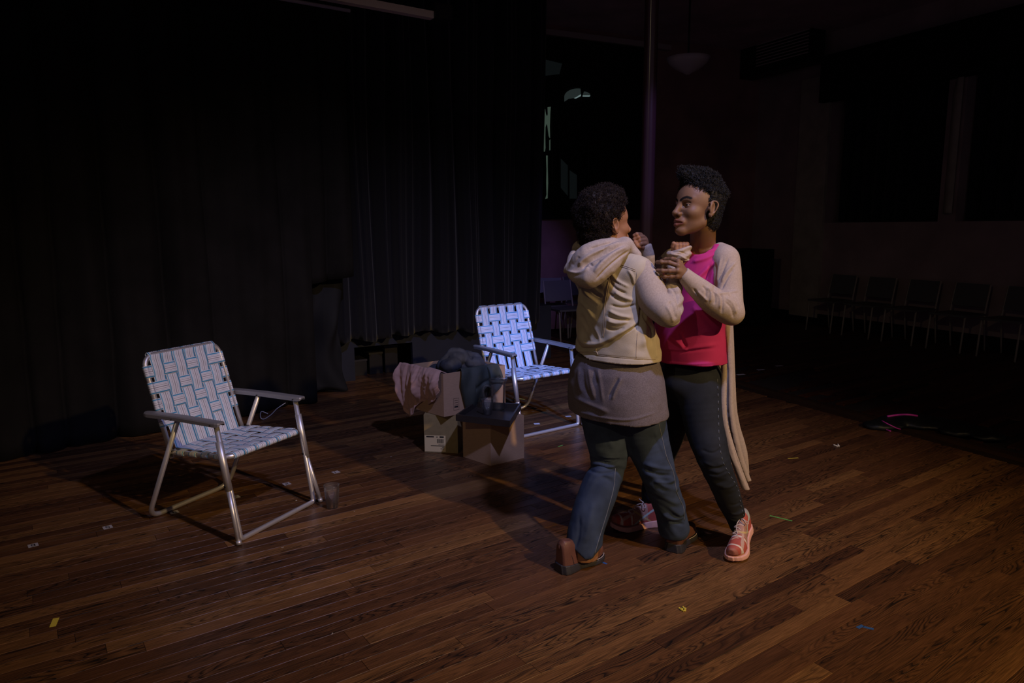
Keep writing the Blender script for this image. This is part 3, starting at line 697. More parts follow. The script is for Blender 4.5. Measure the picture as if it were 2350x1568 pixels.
# ------------------------------------------------------------------ folding lawn chairs
def strap(name, path, wdir, width, root, label=None):
    """ribbon following a path; wdir(i) = width direction"""
    P = np.asarray(path, float); n = len(P); V = []; U = []; T = np.gradient(P, axis=0); T /= np.linalg.norm(T, axis=1)[:, None]
    L = np.concatenate([[0], np.cumsum(np.linalg.norm(np.diff(P, axis=0), axis=1))]); wd = A_(wdir, float)
    for i in range(n):
        N = np.cross(T[i], wd); N /= np.linalg.norm(N)
        for a, b in ((-.5, .0006), (-.25, .0012), (0, .0014), (.25, .0012), (.5, .0006)): V.append(P[i]+wd*width*a+N*b); U.append((L[i], a+.5))
        for a, b in ((.5, -.0006), (.25, -.0004), (0, 0), (-.25, -.0004), (-.5, -.0006)): V.append(P[i]+wd*width*a+N*b); U.append((L[i], a+.5))
    Fc = [(i*10+k, i*10+(k+1) % 10, (i+1)*10+(k+1) % 10, (i+1)*10+k) for i in range(n-1) for k in range(10)]
    Fc += [tuple(range(9, -1, -1)), tuple((n-1)*10+k for k in range(10))]
    o = mk(name, V, Fc, MT['strap'], root, world=False, uv=U)
    if label: o['label'] = label
    return o
def lawn_chair(loc, rz, nv, nh, wv, label, sc=1.):
    t = empty('lawn_chair', (*loc, 0), rz); t.scale = (sc,)*3; tag(t, label, 'chair', 'webbed folding lawn chairs')
    s = .27; r = .0132; al = MT['alum']
    def tb(name, P, rad, mt=al, n=12): mb = MB(); mb.tube(P, rad, n); return mb.build(name, mt, t, world=False)
    zA = .583
    # front U frame (rail on the floor) with sleeves and straight feet
    fx = s+.004
    tb('front_frame', rounded([(-fx, .125, zA), (-fx+.008, .030, .05), (-fx, .012, r), (fx, .012, r), (fx, -.004+.02, .05), (fx, .125, zA)][:2]+[(-fx+.010, .026, r), (fx-.010, .026, r)]+[(fx-.008, .030, .05), (fx, .125, zA)], .07, 8), r)
    for sx in (-1, 1):
        a = A_([sx*(fx+.002), .111, .50]); b = A_([sx*(fx+.001), .068, .26]); tb('leg_sleeve', [a, b], .0178)
        d = A_([0, -.2, -1.]); a2 = A_([sx*(fx+.004), .069, .27]); b2 = A_([sx*(fx+.024), .002, .004])
        tb('foot_tube', [a2, b2], .0115); mb = MB(); mb.tube([b2+(a2-b2)*.0, b2+(a2-b2)*.07], .0135, 12); mb.build('foot_cap', al, t, world=False)
        mb = MB(); mb.tube([(sx*(fx-.020), .074, .285), (sx*(fx+.022), .074, .285)], .006, 8); mb.build('rivet', MT['steel'], t, world=False)
    tb('rear_frame', rounded([(-s, .385, zA), (-s, .668, r), (s, .668, r), (s, .385, zA)], .085, 8), r)
    # seat frame and back frame
    zs, zb = .415, .392; y0, y1 = .085, .475; fs = s-.022
    tb('seat_frame', rounded([(-fs, y1, zb), (-fs, y0, zs), (fs, y0, zs), (fs, y1, zb), (-fs, y1, zb), (-fs, y1-.05, zb+.003)], .055, 7), r)
    bl = A_([0, .495, .385]); bt = A_([0, .645, .872]); ub = (bt-bl)/np.linalg.norm(bt-bl); X = A_([1., 0, 0]); fbk = s-.030
    B = lambda x, v: X*x+bl+(bt-bl)*v
    tb('back_frame', rounded([B(-fbk, -.06), B(-fbk, 1), B(fbk, 1), B(fbk, -.06)], .075, 8), r)
    # arms: flat channel with side flanges, pivots
    for sx in (-1, 1):
        x = sx*(s+.012); mb = MB(); prof = [(-.026, -.006), (-.022, 0), (-.01, .0025), (.01, .0025), (.022, 0), (.026, -.006), (.026, -.022), (.0235, -.022), (.0235, -.007), (-.0235, -.007), (-.0235, -.022), (-.026, -.022)]
        ys = [.075, .083, .10, .35, .57, .588, .594]; ws = [.55, .85, 1, 1, 1, .85, .6]; V = []
        for y, q in zip(ys, ws): V += [(x+a*q, y, .600+.004*math.sin((y-.08)*6)+c*(1 if c > -.01 else q)) for a, c in prof]
        n = len(prof); Fc = [(i*n+k, i*n+(k+1) % n, (i+1)*n+(k+1) % n, (i+1)*n+k) for i in range(len(ys)-1) for k in range(n)]
        Fc += [(0, 1, 2, 3, 4, 5, 6, 7, 8, 9, 10, 11), tuple((len(ys)-1)*n+k for k in range(n-1, -1, -1))]
        arm = mk('armrest', V, Fc, MT['armp'], t, smooth=False, world=False)
        for y in (.125, .385):
            mb = MB(); mb.tube([(x-.030, y, .586), (x+.030, y, .586)], .0038, 8); mb.build('rivet', MT['steel'], arm, world=False)
    # webbing: back
    nr = np.cross(X, ub); nr = nr if nr[1] < 0 else -nr     # towards the sitter
    e = .0032; H_ = np.linalg.norm(bt-bl)
    xs = [(-1+2*(i+.5)/nv)*(fbk-.030) for i in range(nv)]; hs = [.86-.155*j for j in range(nh)]
    if nh == 4: hs = [.835, .665, .495, .325]
    hw = .064
    for i, x in enumerate(xs):
        P = []; th = r+.0025
        for a in (-150, -100, -50, 0): P.append(B(x, 1)+ub*th*math.cos(math.radians(a+0))*1+nr*(th*-math.sin(math.radians(a-0)))*-1 if False else B(x, 1)+ub*th*math.cos(math.radians(a))+nr*th*math.sin(math.radians(a)))
        P.append(B(x, 1)+nr*th*.9+ub*.004-ub*.008)
        for v in np.linspace(.955, .02, 34):
            off = r*.75
            for j, h in enumerate(hs):
                d = abs(v-h)*H_
                if d < .066: off = r*.75+(e if (i+j) % 2 == 0 else -e)*math.cos(d/.066*math.pi/2)
            P.append(B(x, v)+nr*(off-.004*math.sin(math.pi*v)*2))
        P.append(B(x, -.035)+nr*r*.6)
        strap('webbing_strap', P, X, wv, t)
    for j, h in enumerate(hs):
        P = []; th = r+.002
        c0 = B(-fbk, h); c1 = B(fbk, h)
        for a in (200, 150, 110, 90): P.append(c0-X*0+nr*th*math.cos(math.radians(a-90))*1+(-X)*th*math.sin(math.radians(a-90)) if False else c0-X*th*math.sin(math.radians(a-90+0))*1+nr*th*math.cos(math.radians(a-90)))
        for x in np.linspace(-fbk+.014, fbk-.014, 44):
            off = r*.75
            for i, xi in enumerate(xs):
                d = abs(x-xi)
                if d < wv*.56: off = r*.75-(e if (i+j) % 2 == 0 else -e)*math.cos(d/(wv*.56)*math.pi/2)
            P.append(B(x, h)+nr*(off-.004*math.sin(math.pi*h)*2))
        for a in (90, 110, 150, 200): P.append(c1+X*th*math.sin(math.radians(a-90))+nr*th*math.cos(math.radians(a-90)))
        strap('webbing_strap', P, -ub, hw, t)
    # webbing: seat
    Sp = lambda x, v: A_([x, y0+(y1-y0)*v, zs+(zb-zs)*v]); us = (Sp(0, 1)-Sp(0, 0)); Ls = np.linalg.norm(us); us /= Ls; ns = A_([0, -us[2], us[1]])
    sag = lambda x, v: -.012*math.sin(math.pi*v)*(1-(x/fs)**2)
    hv = [.16, .38, .60, .82]; xs2 = [(-1+2*(i+.5)/nv)*(fs-.022) for i in range(nv)]
    for i, x in enumerate(xs2):
        P = []; th = r+.0025
        for a in (-170, -130, -90, -45, 0): P.append(Sp(x, 0)+ns*th*math.cos(math.radians(a))+us*th*math.sin(math.radians(a)))
        for v in np.linspace(.04, .97, 26):
            off = th*.9
            for j, h in enumerate(hv):
                d = abs(v-h)*Ls
                if d < .055: off = th*.9+(e if (i+j) % 2 else -e)*math.cos(d/.055*math.pi/2)
            P.append(Sp(x, v)+ns*(off+sag(x, v)))
        for a in (0, 45, 90, 130): P.append(Sp(x, 1)+ns*th*math.cos(math.radians(a))+us*th*math.sin(math.radians(a)))
        strap('webbing_strap', P, X, min(wv, .070), t)
    for j, h in enumerate(hv):
        P = []; th = r+.002; c0 = Sp(-fs, h); c1 = Sp(fs, h)
        for a in (-170, -120, -80, -40): P.append(c0+X*th*math.sin(math.radians(a))+ns*th*math.cos(math.radians(a)))
        for x in np.linspace(-fs+.006, fs-.006, 40):
            off = th*.9
            for i, xi in enumerate(xs2):
                d = abs(x-xi)
                if d < wv*.56: off = th*.9-(e if (i+j) % 2 else -e)*math.cos(d/(wv*.56)*math.pi/2)
            P.append(Sp(x, h)+ns*(off+sag(x, h)))
        for a in (40, 80, 120, 170): P.append(c1+X*th*math.sin(math.radians(a))+ns*th*math.cos(math.radians(a)))
        strap('webbing_strap', P, us, .052, t)
    for sx in (-1, 1):
        mb = MB(); mb.box((sx*(fs+.010), .484, .388), (.002, .022, .016)); mb.build('hinge_plate', MT['steel'], t, smooth=False, world=False)
    return t
lawn_chair((-1.197, 3.498), 1.136, 6, 4, .0725, 'lawn chair nearest on the left, back fully covered by overlapping striped webbing')
lawn_chair((.301, 5.095), .63, 5, 4, .0665, 'far lawn chair beside the boxes, open gaps between its webbing straps', 1.02)

# ------------------------------------------------------------------ boxes, tray, pitcher, cups
def quad(P, z0, z1): mb = MB(); mb.prism([tuple(p) for p in P], z0, z1); return mb
def crate(name, N, R_, L_, z0, z1, m, label, open_=False):
    """carton from its near corner and the corners to its right and left"""
    N, R_, L_ = (A_(p, float) for p in (N, R_, L_)); Bk = R_+L_-N; t = empty(name, (N[0], N[1], z0)); tag(t, label, 'box')
    w_ = .005; cs = [N, R_, Bk, L_]; ctr = sum(cs)/4
    inn = [c+(ctr-c)/np.linalg.norm(ctr-c)*w_*1.4 for c in cs]
    for i in range(4):
        j = (i+1) % 4; mb = quad([cs[i], cs[j], inn[j], inn[i]], z0, z1); mb.build('side_panel', m, t, smooth=False)
    mb = quad(inn, z0, z0+w_); mb.build('base_panel', m, t, smooth=False)
    if not open_:
        e = (L_-N)/2
        for a, b, c, d in ((N, R_, R_+e*.998, N+e*.998), (N+e*1.002, R_+e*1.002, Bk, L_)):
            quad([a, b, c, d], z1, z1+.003).build('top_flap', m, t, smooth=False)
        u = (R_-N)/np.linalg.norm(R_-N); v = (L_-N)/np.linalg.norm(L_-N); mid = (N+L_)/2
        quad([mid-v*.025, mid-v*.025+(R_-N), mid+v*.025+(R_-N), mid+v*.025], z1+.0031, z1+.0034).build('packing_tape', MT['tape'], t, smooth=False)
    return t
crate('cardboard_box', (-.14, 4.36), (.075, 4.515), (-.33, 4.545), .001, .292, MT['kraft'], 'plain cube-shaped cardboard box carrying the dark tray')
BB = crate('cardboard_box', (-.37, 4.62), (-.345, 4.90), (-.60, 4.65), .001, .262, MT['kraft2'], 'cardboard box with a yellow printed shipping label on its front')
# label on box
A0 = A_([-.60, 4.65, 0]); A1 = A_([-.37, 4.62, 0]); U_ = (A1-A0)/np.linalg.norm(A1-A0); Nf = A_([U_[1], -U_[0], 0])
def lb(x0, x1, z0, z1, n, m, name, par):
    P = [A0+U_*x+Nf*n+A_([0, 0, z]) for x, z in ((x0, z0), (x1, z0), (x1, z1), (x0, z1))]; Q = [p-Nf*.0004 for p in P]
    return mk(name, P+Q, [(0, 1, 2, 3), (7, 6, 5, 4), (0, 4, 5, 1), (1, 5, 6, 2), (2, 6, 7, 3), (3, 7, 4, 0)], m, par, smooth=False)
lab = lb(.003, .148, .008, .122, .0008, MT['label'], 'shipping_label', BB)
mb_items = [(.015, .068, .108, .116), (.083, .095, .109, .114), (.107, .136, .106, .117), (.098, .140, .056, .059), (.045, .140, .047, .051), (.122, .138, .038, .041), (.112, .137, .027, .031)]
for it in mb_items: lb(*it, .0014, MT['ink'], 'print_line', lab)
xb = .089
for k, wd in enumerate((3, 1, 2, 1, 1, 3, 1, 2, 1, 3, 2, 1, 3)):
    lb(xb, xb+wd*.0011, .068, .098, .0014, MT['ink'], 'barcode_bar', lab); xb += wd*.0011+.0015
CN = A_([-.455, 4.575]); e1 = A_([.81, .586]); e2 = A_([-.717, .697])
OB = crate('open_carton', CN, CN+e1*.50, CN+e2*.44, .268, .560, MT['kraft'], 'open cardboard carton of clothes stacked on top of the labelled box', True)
Nf2 = A_([e1[1], -e1[0], 0])
def ob(x0, x1, z0, z1, n, m, name, par):
    c = A_([*CN, 0]); E1 = A_([*e1, 0]); P = [c+E1*x+Nf2*n+A_([0, 0, z]) for x, z in ((x0, z0), (x1, z0), (x1, z1), (x0, z1))]; Q = [p-Nf2*.0004 for p in P]
    return mk(name, P+Q, [(0, 1, 2, 3), (7, 6, 5, 4), (0, 4, 5, 1), (1, 5, 6, 2), (2, 6, 7, 3), (3, 7, 4, 0)], m, par, smooth=False)
for a in ((.075, .118, .380, .3815), (.075, .118, .300, .3015), (.075, .0765, .300, .381), (.1165, .118, .300, .381), (.082, .11, .365, .367), (.082, .11, .350, .352), (.082, .11, .335, .337), (.082, .11, .318, .328)):
    ob(*a, .0008, MT['ink'], 'printed_mark', OB)
# tray
TN, TR, TBk, TL = (fl(x, y, z)[:2] for x, y, z in ((1170, 981, .297), (1196, 926, .338), (1090, 922, .338), (1046, 966, .297)))
t = empty('serving_tray', (*((TN+TR+TBk+TL)/4), .296)); tag(t, 'dark square wooden tray on the box, holding the pitcher and a cup', 'tray')
c4 = [TN, TR, TBk, TL]; ctr = sum(c4)/4; inn = [c+(ctr-c)*.065 for c in c4]
quad(inn, .2965, .303).build('tray_base', MT['tray'], t, smooth=False)
for i in range(4): j = (i+1) % 4; quad([c4[i], c4[j], inn[j], inn[i]], .2965, .338).build('tray_rim', MT['tray'], t, smooth=False)
mb = MB(); P = TL+(TN-TL)*.30; d = (TN-TL)/np.linalg.norm(TN-TL); nn = A_([d[1], -d[0]])
# pitcher
def thin_glass(prof_out, th, c):
    prof = prof_out+[(max(r_-th, 1e-4), z+(.0 if k else 0)) for k, (r_, z) in reversed(list(enumerate(prof_out)))]
    return prof
PB = fl(1143, 940, .304); t = empty('pitcher', PB); tag(t, 'clear plastic lidded pitcher with a handle standing on the tray', 'pitcher')
mb = MB(); o = [(.0, 0), (.040, 0), (.044, .006), (.045, .02), (.050, .17), (.056, .195)]; i_ = [(.054, .195), (.0475, .17), (.042, .022), (.038, .009), (.0, .009)]
mb.lathe([(max(a, 1e-4), b) for a, b in o+i_], PB, 48); mb.build('body', MT['glass'], t)
mb = MB(); mb.lathe([(.0001, .197), (.0605, .197), (.0615, .204), (.058, .209), (.02, .211), (.012, .214), (.0001, .214)], PB, 48); mb.build('lid', MT['glass'], t)
mb = MB(); mb.lathe([(.0001, .2142), (.009, .2142), (.013, .221), (.011, .228), (.0001, .230)], PB, 24); mb.build('lid_knob', MT['glass'], t)
hd = -RT*A_([1, 1, 0])*.9-A_([0, .25, 0]); hd /= np.linalg.norm(hd)
mb = MB(); P = smoothpath([PB+hd*.046+A_([0, 0, .155]), PB+hd*.080+A_([0, 0, .172]), PB+hd*.100+A_([0, 0, .150]), PB+hd*.098+A_([0, 0, .11]), PB+hd*.080+A_([0, 0, .07]), PB+hd*.046+A_([0, 0, .050])], 6)
mb.tube(P, .0065, 10); mb.build('handle', MT['glass'], t)
def cup(loc, h, r0, r1, label):
    loc = A_(loc, float); t = empty('plastic_cup', loc); tag(t, label, 'cup'); mb = MB()
    o = [(1e-4, 0), (r0-.003, 0), (r0, .003), (r1, h-.002), (r1+.0012, h)]; i_ = [(r1-.0008, h), (r1-.0018, h-.003), (r0-.0018, .007), (1e-4, .007)]
    mb.lathe(o+i_, loc, 36); mb.build('cup_body', MT['glass'], t)
    for k in range(5):            # moulded grip ribs
        a = 2*math.pi*k/5+.3; mb = MB(); mb.tube([loc+A_([math.cos(a)*(r0+(r1-r0)*q+.0004), math.sin(a)*(r0+(r1-r0)*q+.0004), h*q]) for q in (.08, .78)], .0012, 5); mb.build('rib', MT['glass'], t)
cup(fl(1119, 952, .304), .105, .026, .039, 'small clear plastic cup on the tray in front of the pitcher')
cup(fl(763, 1165, .0008), .130, .031, .0425, 'clear plastic cup alone on the floor beside the near chair')
# draped and piled clothes
def cloth_side(name, O, D, Nn, w0, ztop, prof, folds, m, label, cat, res=(110, 44), thick=.006, lip=.05, par=None):
    """cloth hung over a box edge: O start on the rim, D along the rim, Nn outwards, prof(u)=hang length, folds(u,v)=bulge"""
    V = []
    for i in range(res[0]+1):
        u = i/res[0]
        for j in range(res[1]+1):
            v = j/res[1]; L = prof(u)
            if v < .2: q = v/.2; p = O+D*w0*u+Nn*(-lip+(lip+.012)*q)+A_([0, 0, 1])*(.012+.010*math.sin(math.pi*q*.5)+folds(u, 0)*.4*q-.02*(1-q))
            else: q = (v-.2)/.8; p = O+D*(w0*u+.03*(u-.5)*math.sin(math.pi*q))+Nn*(.012+folds(u, q)*min(1, q*6+.4))-A_([0, 0, 1])*(L*q-.02*(1-q))
            V.append(p+A_([0, 0, 0]))
    nz = res[1]; Fc = [(i*(nz+1)+j, (i+1)*(nz+1)+j, (i+1)*(nz+1)+j+1, i*(nz+1)+j+1) for i in range(res[0]) for j in range(nz)]
    o = mk(name, V, Fc, m, base=tuple(A_(V).mean(0)*A_([1, 1, 0])+A_([0, 0, A_(V)[:, 2].min()])))
    md = o.modifiers.new('t', 'SOLIDIFY'); md.thickness = thick; md.offset = 0; md = o.modifiers.new('s', 'SUBSURF'); md.levels = 1; md.render_levels = 1
    return tag(o, label, cat)
E2 = A_([*e2, 0]); NL = A_([-e2[1], e2[0], 0]); NL = NL if NL[1] < 0 else -NL
O_ = A_([*CN, .560])+E2*.015
pf = lambda u: .02+float(np.interp(u, [0, .12, .3, .45, .62, .68, .8, .92, 1], [.10, .17, .21, .20, .25, .31, .34, .30, .20]))
def pfold(u, q): p = A_([u*1.0, q*.35+.2*math.sin(u*5), .3]); return .036*math.sin(math.pi*min(1, q*1.1))**.7*(1+.3*math.sin(u*7))+.030*float(noise3(A_([u+.06*q, q*.18, .3]), 9.))+.014*float(noise3(A_([u-.05*q, q*.15, .9]), 22.))+.004*float(noise3(A_([u, q, .7]), 16.))
cloth_side('pink_blouse', O_, E2, NL, .44, .56, pf, pfold, MT['pinkcloth'], 'dusty pink garment hanging in folds over the left side of the carton', 'clothing')
E1 = A_([*e1, 0]); NR2 = A_([e1[1], -e1[0], 0])
O2 = A_([*CN, .560])+E1*.13
gf = lambda u: float(np.interp(u, [0, .1, .25, .4, .6, .8, 1], [.12, .26, .31, .27, .22, .20, .17]))
def gfold(u, q): return .042*math.sin(math.pi*min(1, q*1.05))**.6*(math.sin(math.pi*min(1, u*1.3+.08))**.5 if u < .7 else .9)+.007*math.sin(u*17+5*q)+.012*math.exp(-((q-.45)/.06)**2)*(.3 < u < .95)*-1
cloth_side('green_jacket', O2, E1, NR2, .30, .56, gf, gfold, MT['green'], 'dark green jacket draped over the right side of the carton', 'clothing')
Fd = Field((-.75, 4.65, .38), (.05, 5.40, .78), .006); c = at(1040, 830, 5.0)
for x, y, Y, r in ((1035, 838, 4.86, .07), (1050, 822, 4.95, .075), (1068, 820, 5.02, .065), (1090, 833, 4.95, .06), (1005, 850, 4.95, .06), (1035, 858, 4.9, .09), (1075, 855, 4.95, .09), (1110, 845, 5.0, .06)):
    p = at(x, y, Y); Fd.ell(p, (r*1.15, r, r*.8), k=.02)
Fd.chain([(at(1010, 840, 4.9), .03), (at(1040, 808, 4.95), .032), (at(1062, 812, 4.95), .03), (at(1080, 840, 4.9), .03)], .008)
Fd.chain([(at(1072, 812, 4.98), .022), (at(1095, 818, 4.98), .022), (at(1105, 835, 4.95), .02)], .006)
Fd.disp(lambda P: .012*np.abs(noise3(P, 13.))+.007*np.abs(noise3(P, 28.))-.003); V, Q = Fd.mesh()
Fi = CN+e1*.25+e2*.22
tag(mk('folded_jeans', V, Q, MT['jeanbox'], base=(Fi[0], Fi[1], V[:, 2].min())), 'heap of dark denim trousers spilling from the top of the open carton', 'clothing')

# ------------------------------------------------------------------ floor marks and scraps
def mark(name, px, py, L, Wd, ang, m, label, cat='tape', group=None, h=.0006):
    p = fl(px, py); R = np.stack([A_([math.cos(ang), math.sin(ang), 0]), A_([-math.sin(ang), math.cos(ang), 0]), A_([0, 0, 1])], 1)
    mb = MB(); mb.box((p[0], p[1], h/2+.0004), (L/2, Wd/2, h/2), R); return tag(mb.build(name, m, smooth=False, base=(p[0], p[1], .0004)), label, cat, group)
SEG = {'6': 'afgcde', '5': 'afgcd', '4': 'fgbc', '3': 'abgcd', '2': 'abged', '1': 'bc'}
seg = dict(a=(0, 1, 1, 0), d=(0, -1, 1, 0), g=(0, 0, 1, 0), f=(-1, .5, 0, 1), b=(1, .5, 0, 1), e=(-1, -.5, 0, 1), c=(1, -.5, 0, 1))
pm = [(76, 1252), (247, 1210.5), (400, 1176), (541, 1141), (658, 1111), (771, 1084)]
dr = fl(*pm[1])-fl(*pm[0]); ang0 = math.atan2(dr[1], dr[0])
for (x, y), ch in zip(pm, '654321'):
    p = fl(x, y); t = empty('number_sticker', (p[0], p[1], .0004), ang0+math.pi); tag(t, 'small pale floor sticker with a dark numeral %s, %s' % (ch, {'6': 'leftmost of the row', '5': 'left of the near chair', '4': 'by the near chair rear rail', '3': 'under the near chair seat', '2': 'left of the floor cup', '1': 'behind the floor cup'}[ch]), 'sticker', 'numbered stickers in a row on the floor')
    mb = MB(); mb.box((0, 0, .0003), (.021, .021, .0003)); mb.build('sticker', MT['numbg'], t, smooth=False, world=False)
    mb = MB()
    for s_ in SEG[ch]:
        a, b, hx, hy = seg[s_]; mb.box((a*.0065, b*.0115, .0007), (.0085 if hx else .0024, .0024 if hx else .0075, .0001))
    mb.build('numeral', MT['ink'], t, smooth=False, world=False)['kind'] = 'stuff'
for k, (x, y) in enumerate(((1232, 973), (1304, 956))):
    mark('floor_sticker', x, y, .045, .035, .2, MT['wht'], ('small white sticker on the floor just left under the far chair', 'small white sticker on the floor under the far chair, right one')[k], 'sticker')
mark('tape_mark', 125, 1429, .066, .022, math.radians(112), MT['ywl'], 'short yellow tape strip on the floor at the lower left')
mark('tape_mark', 1792, 1190, .115, .010, math.radians(-38), MT['grn'], 'narrow green tape strip on the floor right of the pink sneaker')
mark('tape_mark', 1286, 1024, .05, .008, math.radians(45), MT['grn'], 'tiny green tape strip on the floor before the far chair')
mark('tape_mark', 1820, 1052, .075, .010, math.radians(10), MT['ywl'], 'thin yellow tape strip on the floor at the right, below the white scrap')
mark('tape_mark', 1197, 916, .07, .012, math.radians(-30), MT['ywl'], 'thin yellow tape strip on the floor behind the tray')
mark('tape_mark', 1540, 1013, .07, .012, math.radians(-10), MT['ywl'], 'yellow tape scrap on the floor between the legs of the women')
mark('tape_mark', 1382, 1291, .05, .012, math.radians(-42), MT['blu'], 'blue tape strip on the floor at the toe of the brown shoe')
mark('tape_mark', 1974, 1439, .035, .014, math.radians(30), MT['blu'], 'left half of the bent blue tape mark at the lower right')
mark('tape_mark', 1993, 1442, .035, .014, math.radians(-28), MT['blu'], 'right half of the bent blue tape mark at the lower right')
for k, (x, y) in enumerate(((1700, 860), (1746, 849), (1788, 840))):
    mark('tape_mark', x, y, .09, .04, .3, MT['wht'], '%s dim white mark on the dark floor beyond the cardigan' % ('nearest', 'middle', 'farthest')[k])
def scrap(px, py, r, m, label, n=14):
    p = fl(px, py); mb = MB(); q = random.Random(px)
    for _ in range(n):
        a = q.uniform(0, 6.3); d = r*math.sqrt(q.random()); s_ = r*q.uniform(.2, .4)
        R = Matrix.Rotation(q.uniform(0, 3), 3, Vector((q.random(), q.random(), 1)).normalized())
        mb.box((p[0]+d*math.cos(a), p[1]+d*math.sin(a), s_*.6), (s_, s_*.6, s_*.3), A_(R))
    o = mb.build('paper_scrap', m, smooth=False, base=(p[0], p[1], 0)); return tag(o, label, 'scrap', kind=None)
scrap(1567, 1400, .016, MT['ywl'], 'crumpled yellow scrap on the floor at the bottom centre-right')
scrap(1922, 1024, .020, MT['crumb'], 'crumpled white scrap on the floor left of the dropped black jacket', 10)
for x, y, l in ((680, 1149, 'below the near chair seat'), (814, 1174, 'right of the floor cup'), (648, 1257, 'in front of the near chair'), (762, 1455, 'in the lower left foreground'), (898, 1049, 'left of the labelled box')):
    scrap(x, y, .004, MT['crumb'], 'tiny white crumb on the floor '+l, 3)
# coil of cable behind the near chair
mb = MB(); P = [fl(615, 950, .01), fl(600, 945, .03), fl(598, 958, .02), fl(606, 962, .006), fl(622, 952, .006), fl(636, 938, .01), fl(655, 925, .04)]
mb.tube(smoothpath(P, 8), .004, 6); tag(mb.build('cable', MT['wht'], base=tuple(P[3])), 'loose pale cable curling on the floor under the near chair armrest', 'cable')
# dropped black jacket with pink piping
Fd = Field((2.2, 4.5, -.02), (3.9, 5.7, .16), .010)
for x, y, Y, r in ((2030, 975, 5.15, (.16, .10, .035)), (2080, 968, 5.15, (.22, .13, .055)), (2150, 975, 5.10, (.25, .12, .045)), (2220, 990, 4.98, (.20, .10, .035)), (2268, 1003, 4.90, (.12, .07, .03))):
    p = fl(x, y+6); Fd.ell((p[0], p[1], .02), r, k=.03)
Fd.disp(lambda P: .012*noise3(P, 9.)+.006*noise3(P, 22.)); Fd.cut((0, 0, .001), (0, 0, -1)); V, Q = Fd.mesh()
t = empty('dropped_jacket', (3.0, 5.0, 0)); tag(t, 'black jacket with magenta piping lying crumpled on the floor at right', 'jacket')
mk('jacket_cloth', V, Q, MT['bagb'], t); sf = Surf(V, Q)
for pts, r in (([(2036, 957), (2060, 953.5), (2085, 953), (2105, 955.5)], .009), ([(2023, 966), (2040, 975), (2058, 983), (2075, 986)], .004)):
    P = sf.line(pts, .002)
    if len(P) > 3: mb = MB(); mb.tube(P, r, 8); mb.build('piping', MT['mag'], t)
for pts, r in (([(2028, 982), (2016, 975), (2008, 976), (2006, 982), (2016, 983), (2030, 985), (2044, 990)], .0045), ([(2240, 1003), (2252, 1002), (2270, 992), (2281, 990), (2284, 1000), (2276, 1009)], .004)):
    mb = MB(); mb.tube(smoothpath([fl(x, y, .012) for x, y in pts], 6), r, 8); mb.build('piping', MT['mag'], t)

# ------------------------------------------------------------------ people: shared builders
def head_field(res=.0022, skull=.098):
    """head in its own frame: x forward, y left, z up, origin between the ears at eye height"""
    Fd = Field((-.135, -.115, -.20), (.145, .115, .135), res)
    Fd.ell((.080-skull, 0, .030), (skull, .074, .083), k=.02); Fd.ell((.030, 0, .018), (.062, .062, .070), k=.03)
    Fd.ell((.034, 0, -.045), (.053, .056, .062), k=.025)
    Fd.cone((.010, -.036, -.062), (.066, -.010, -.098), .024, .016, .018); Fd.cone((.010, .036, -.062), (.066, .010, -.098), .024, .016, .018)
    Fd.ell((.077, 0, -.098), (.019, .021, .017), k=.014)
    for s in (-1, 1):
        Fd.ell((.052, s*.040, -.030), (.028, .022, .020), k=.020)            # cheek
        Fd.cone((.074, s*.012, .020), (.062, s*.044, .021), .013, .010, .012)  # brow
        Fd.ell((.087, s*.030, -.002), (.017, .018, .012), k=.012, op='-')      # socket
        Fd.ell((.0665, s*.0310, -.0015), (.0150, .0165, .0150), k=.003)          # lids over the ball
        Fd.cone((.0830, s*.0185, -.0030), (.0755, s*.0450, -.0020), .0034, .0024, .0018, '-')   # palpebral slit
        Fd.cone((.079, s*.018, .0075), (.073, s*.045, .0065), .0016, .0016, .003, '-')
    Fd.cone((.084, 0, .012), (.105, 0, -.030), .0085, .0105, .010); Fd.ell((.107, 0, -.034), (.0125, .0125, .0100), k=.006)
    for s in (-1, 1):
        Fd.ell((.096, s*.0145, -.038), (.0125, .0085, .0085), k=.005)
        Fd.ell((.101, s*.0078, -.0455), (.0062, .0042, .0045), k=.003, op='-')
        Fd.cone((.093, s*.023, -.044), (.078, s*.038, -.066), .0022, .0016, .007, '-')          # fold beside the mouth
    Fd.ell((.080, 0, -.066), (.022, .031, .023), k=.010)
    for s in (-1, 1):
        Fd.cone((.1000, s*.003, -.0605), (.0825, s*.0290, -.0690), .0062, .0030, .003); Fd.cone((.0980, s*.004, -.0785), (.0825, s*.0260, -.0730), .0076, .0036, .003)
        Fd.cone((.1060, 0, -.0690), (.0900, s*.0235, -.0705), .0046, .0030, .002, '-')
    Fd.cone((.094, .0, -.050), (.0965, 0, -.058), .0022, .0022, .004, '-')
    for s in (-1, 1):             # ears
        Rr = np.stack([A_([.92, s*.38, 0]), A_([-s*.38, .92, 0]), A_([0, 0, 1])], 1)
        Fd.ell((-.008, s*.078, -.010), (.0175, .0075, .0300), Rr, k=.005)
        pts = [(.004, -.028), (-.006, -.030), (-.018, -.010), (-.024, .008), (-.018, .020), (-.006, .022), (.004, .014)]
        P = [(A_([x, s*(.080+(-x)*.42), z-.004]), .0034) for x, z in pts]; Fd.chain(P, .003)
        Fd.ell((-.008, s*.0875, -.008), (.0100, .0065, .0150), Rr, k=.004, op='-')
        Fd.ell((.006, s*.0765, -.012), (.0060, .0060, .0070), k=.004); Fd.ell((-.001, s*.078, -.036), (.0080, .0055, .0085), k=.004)
    return Fd
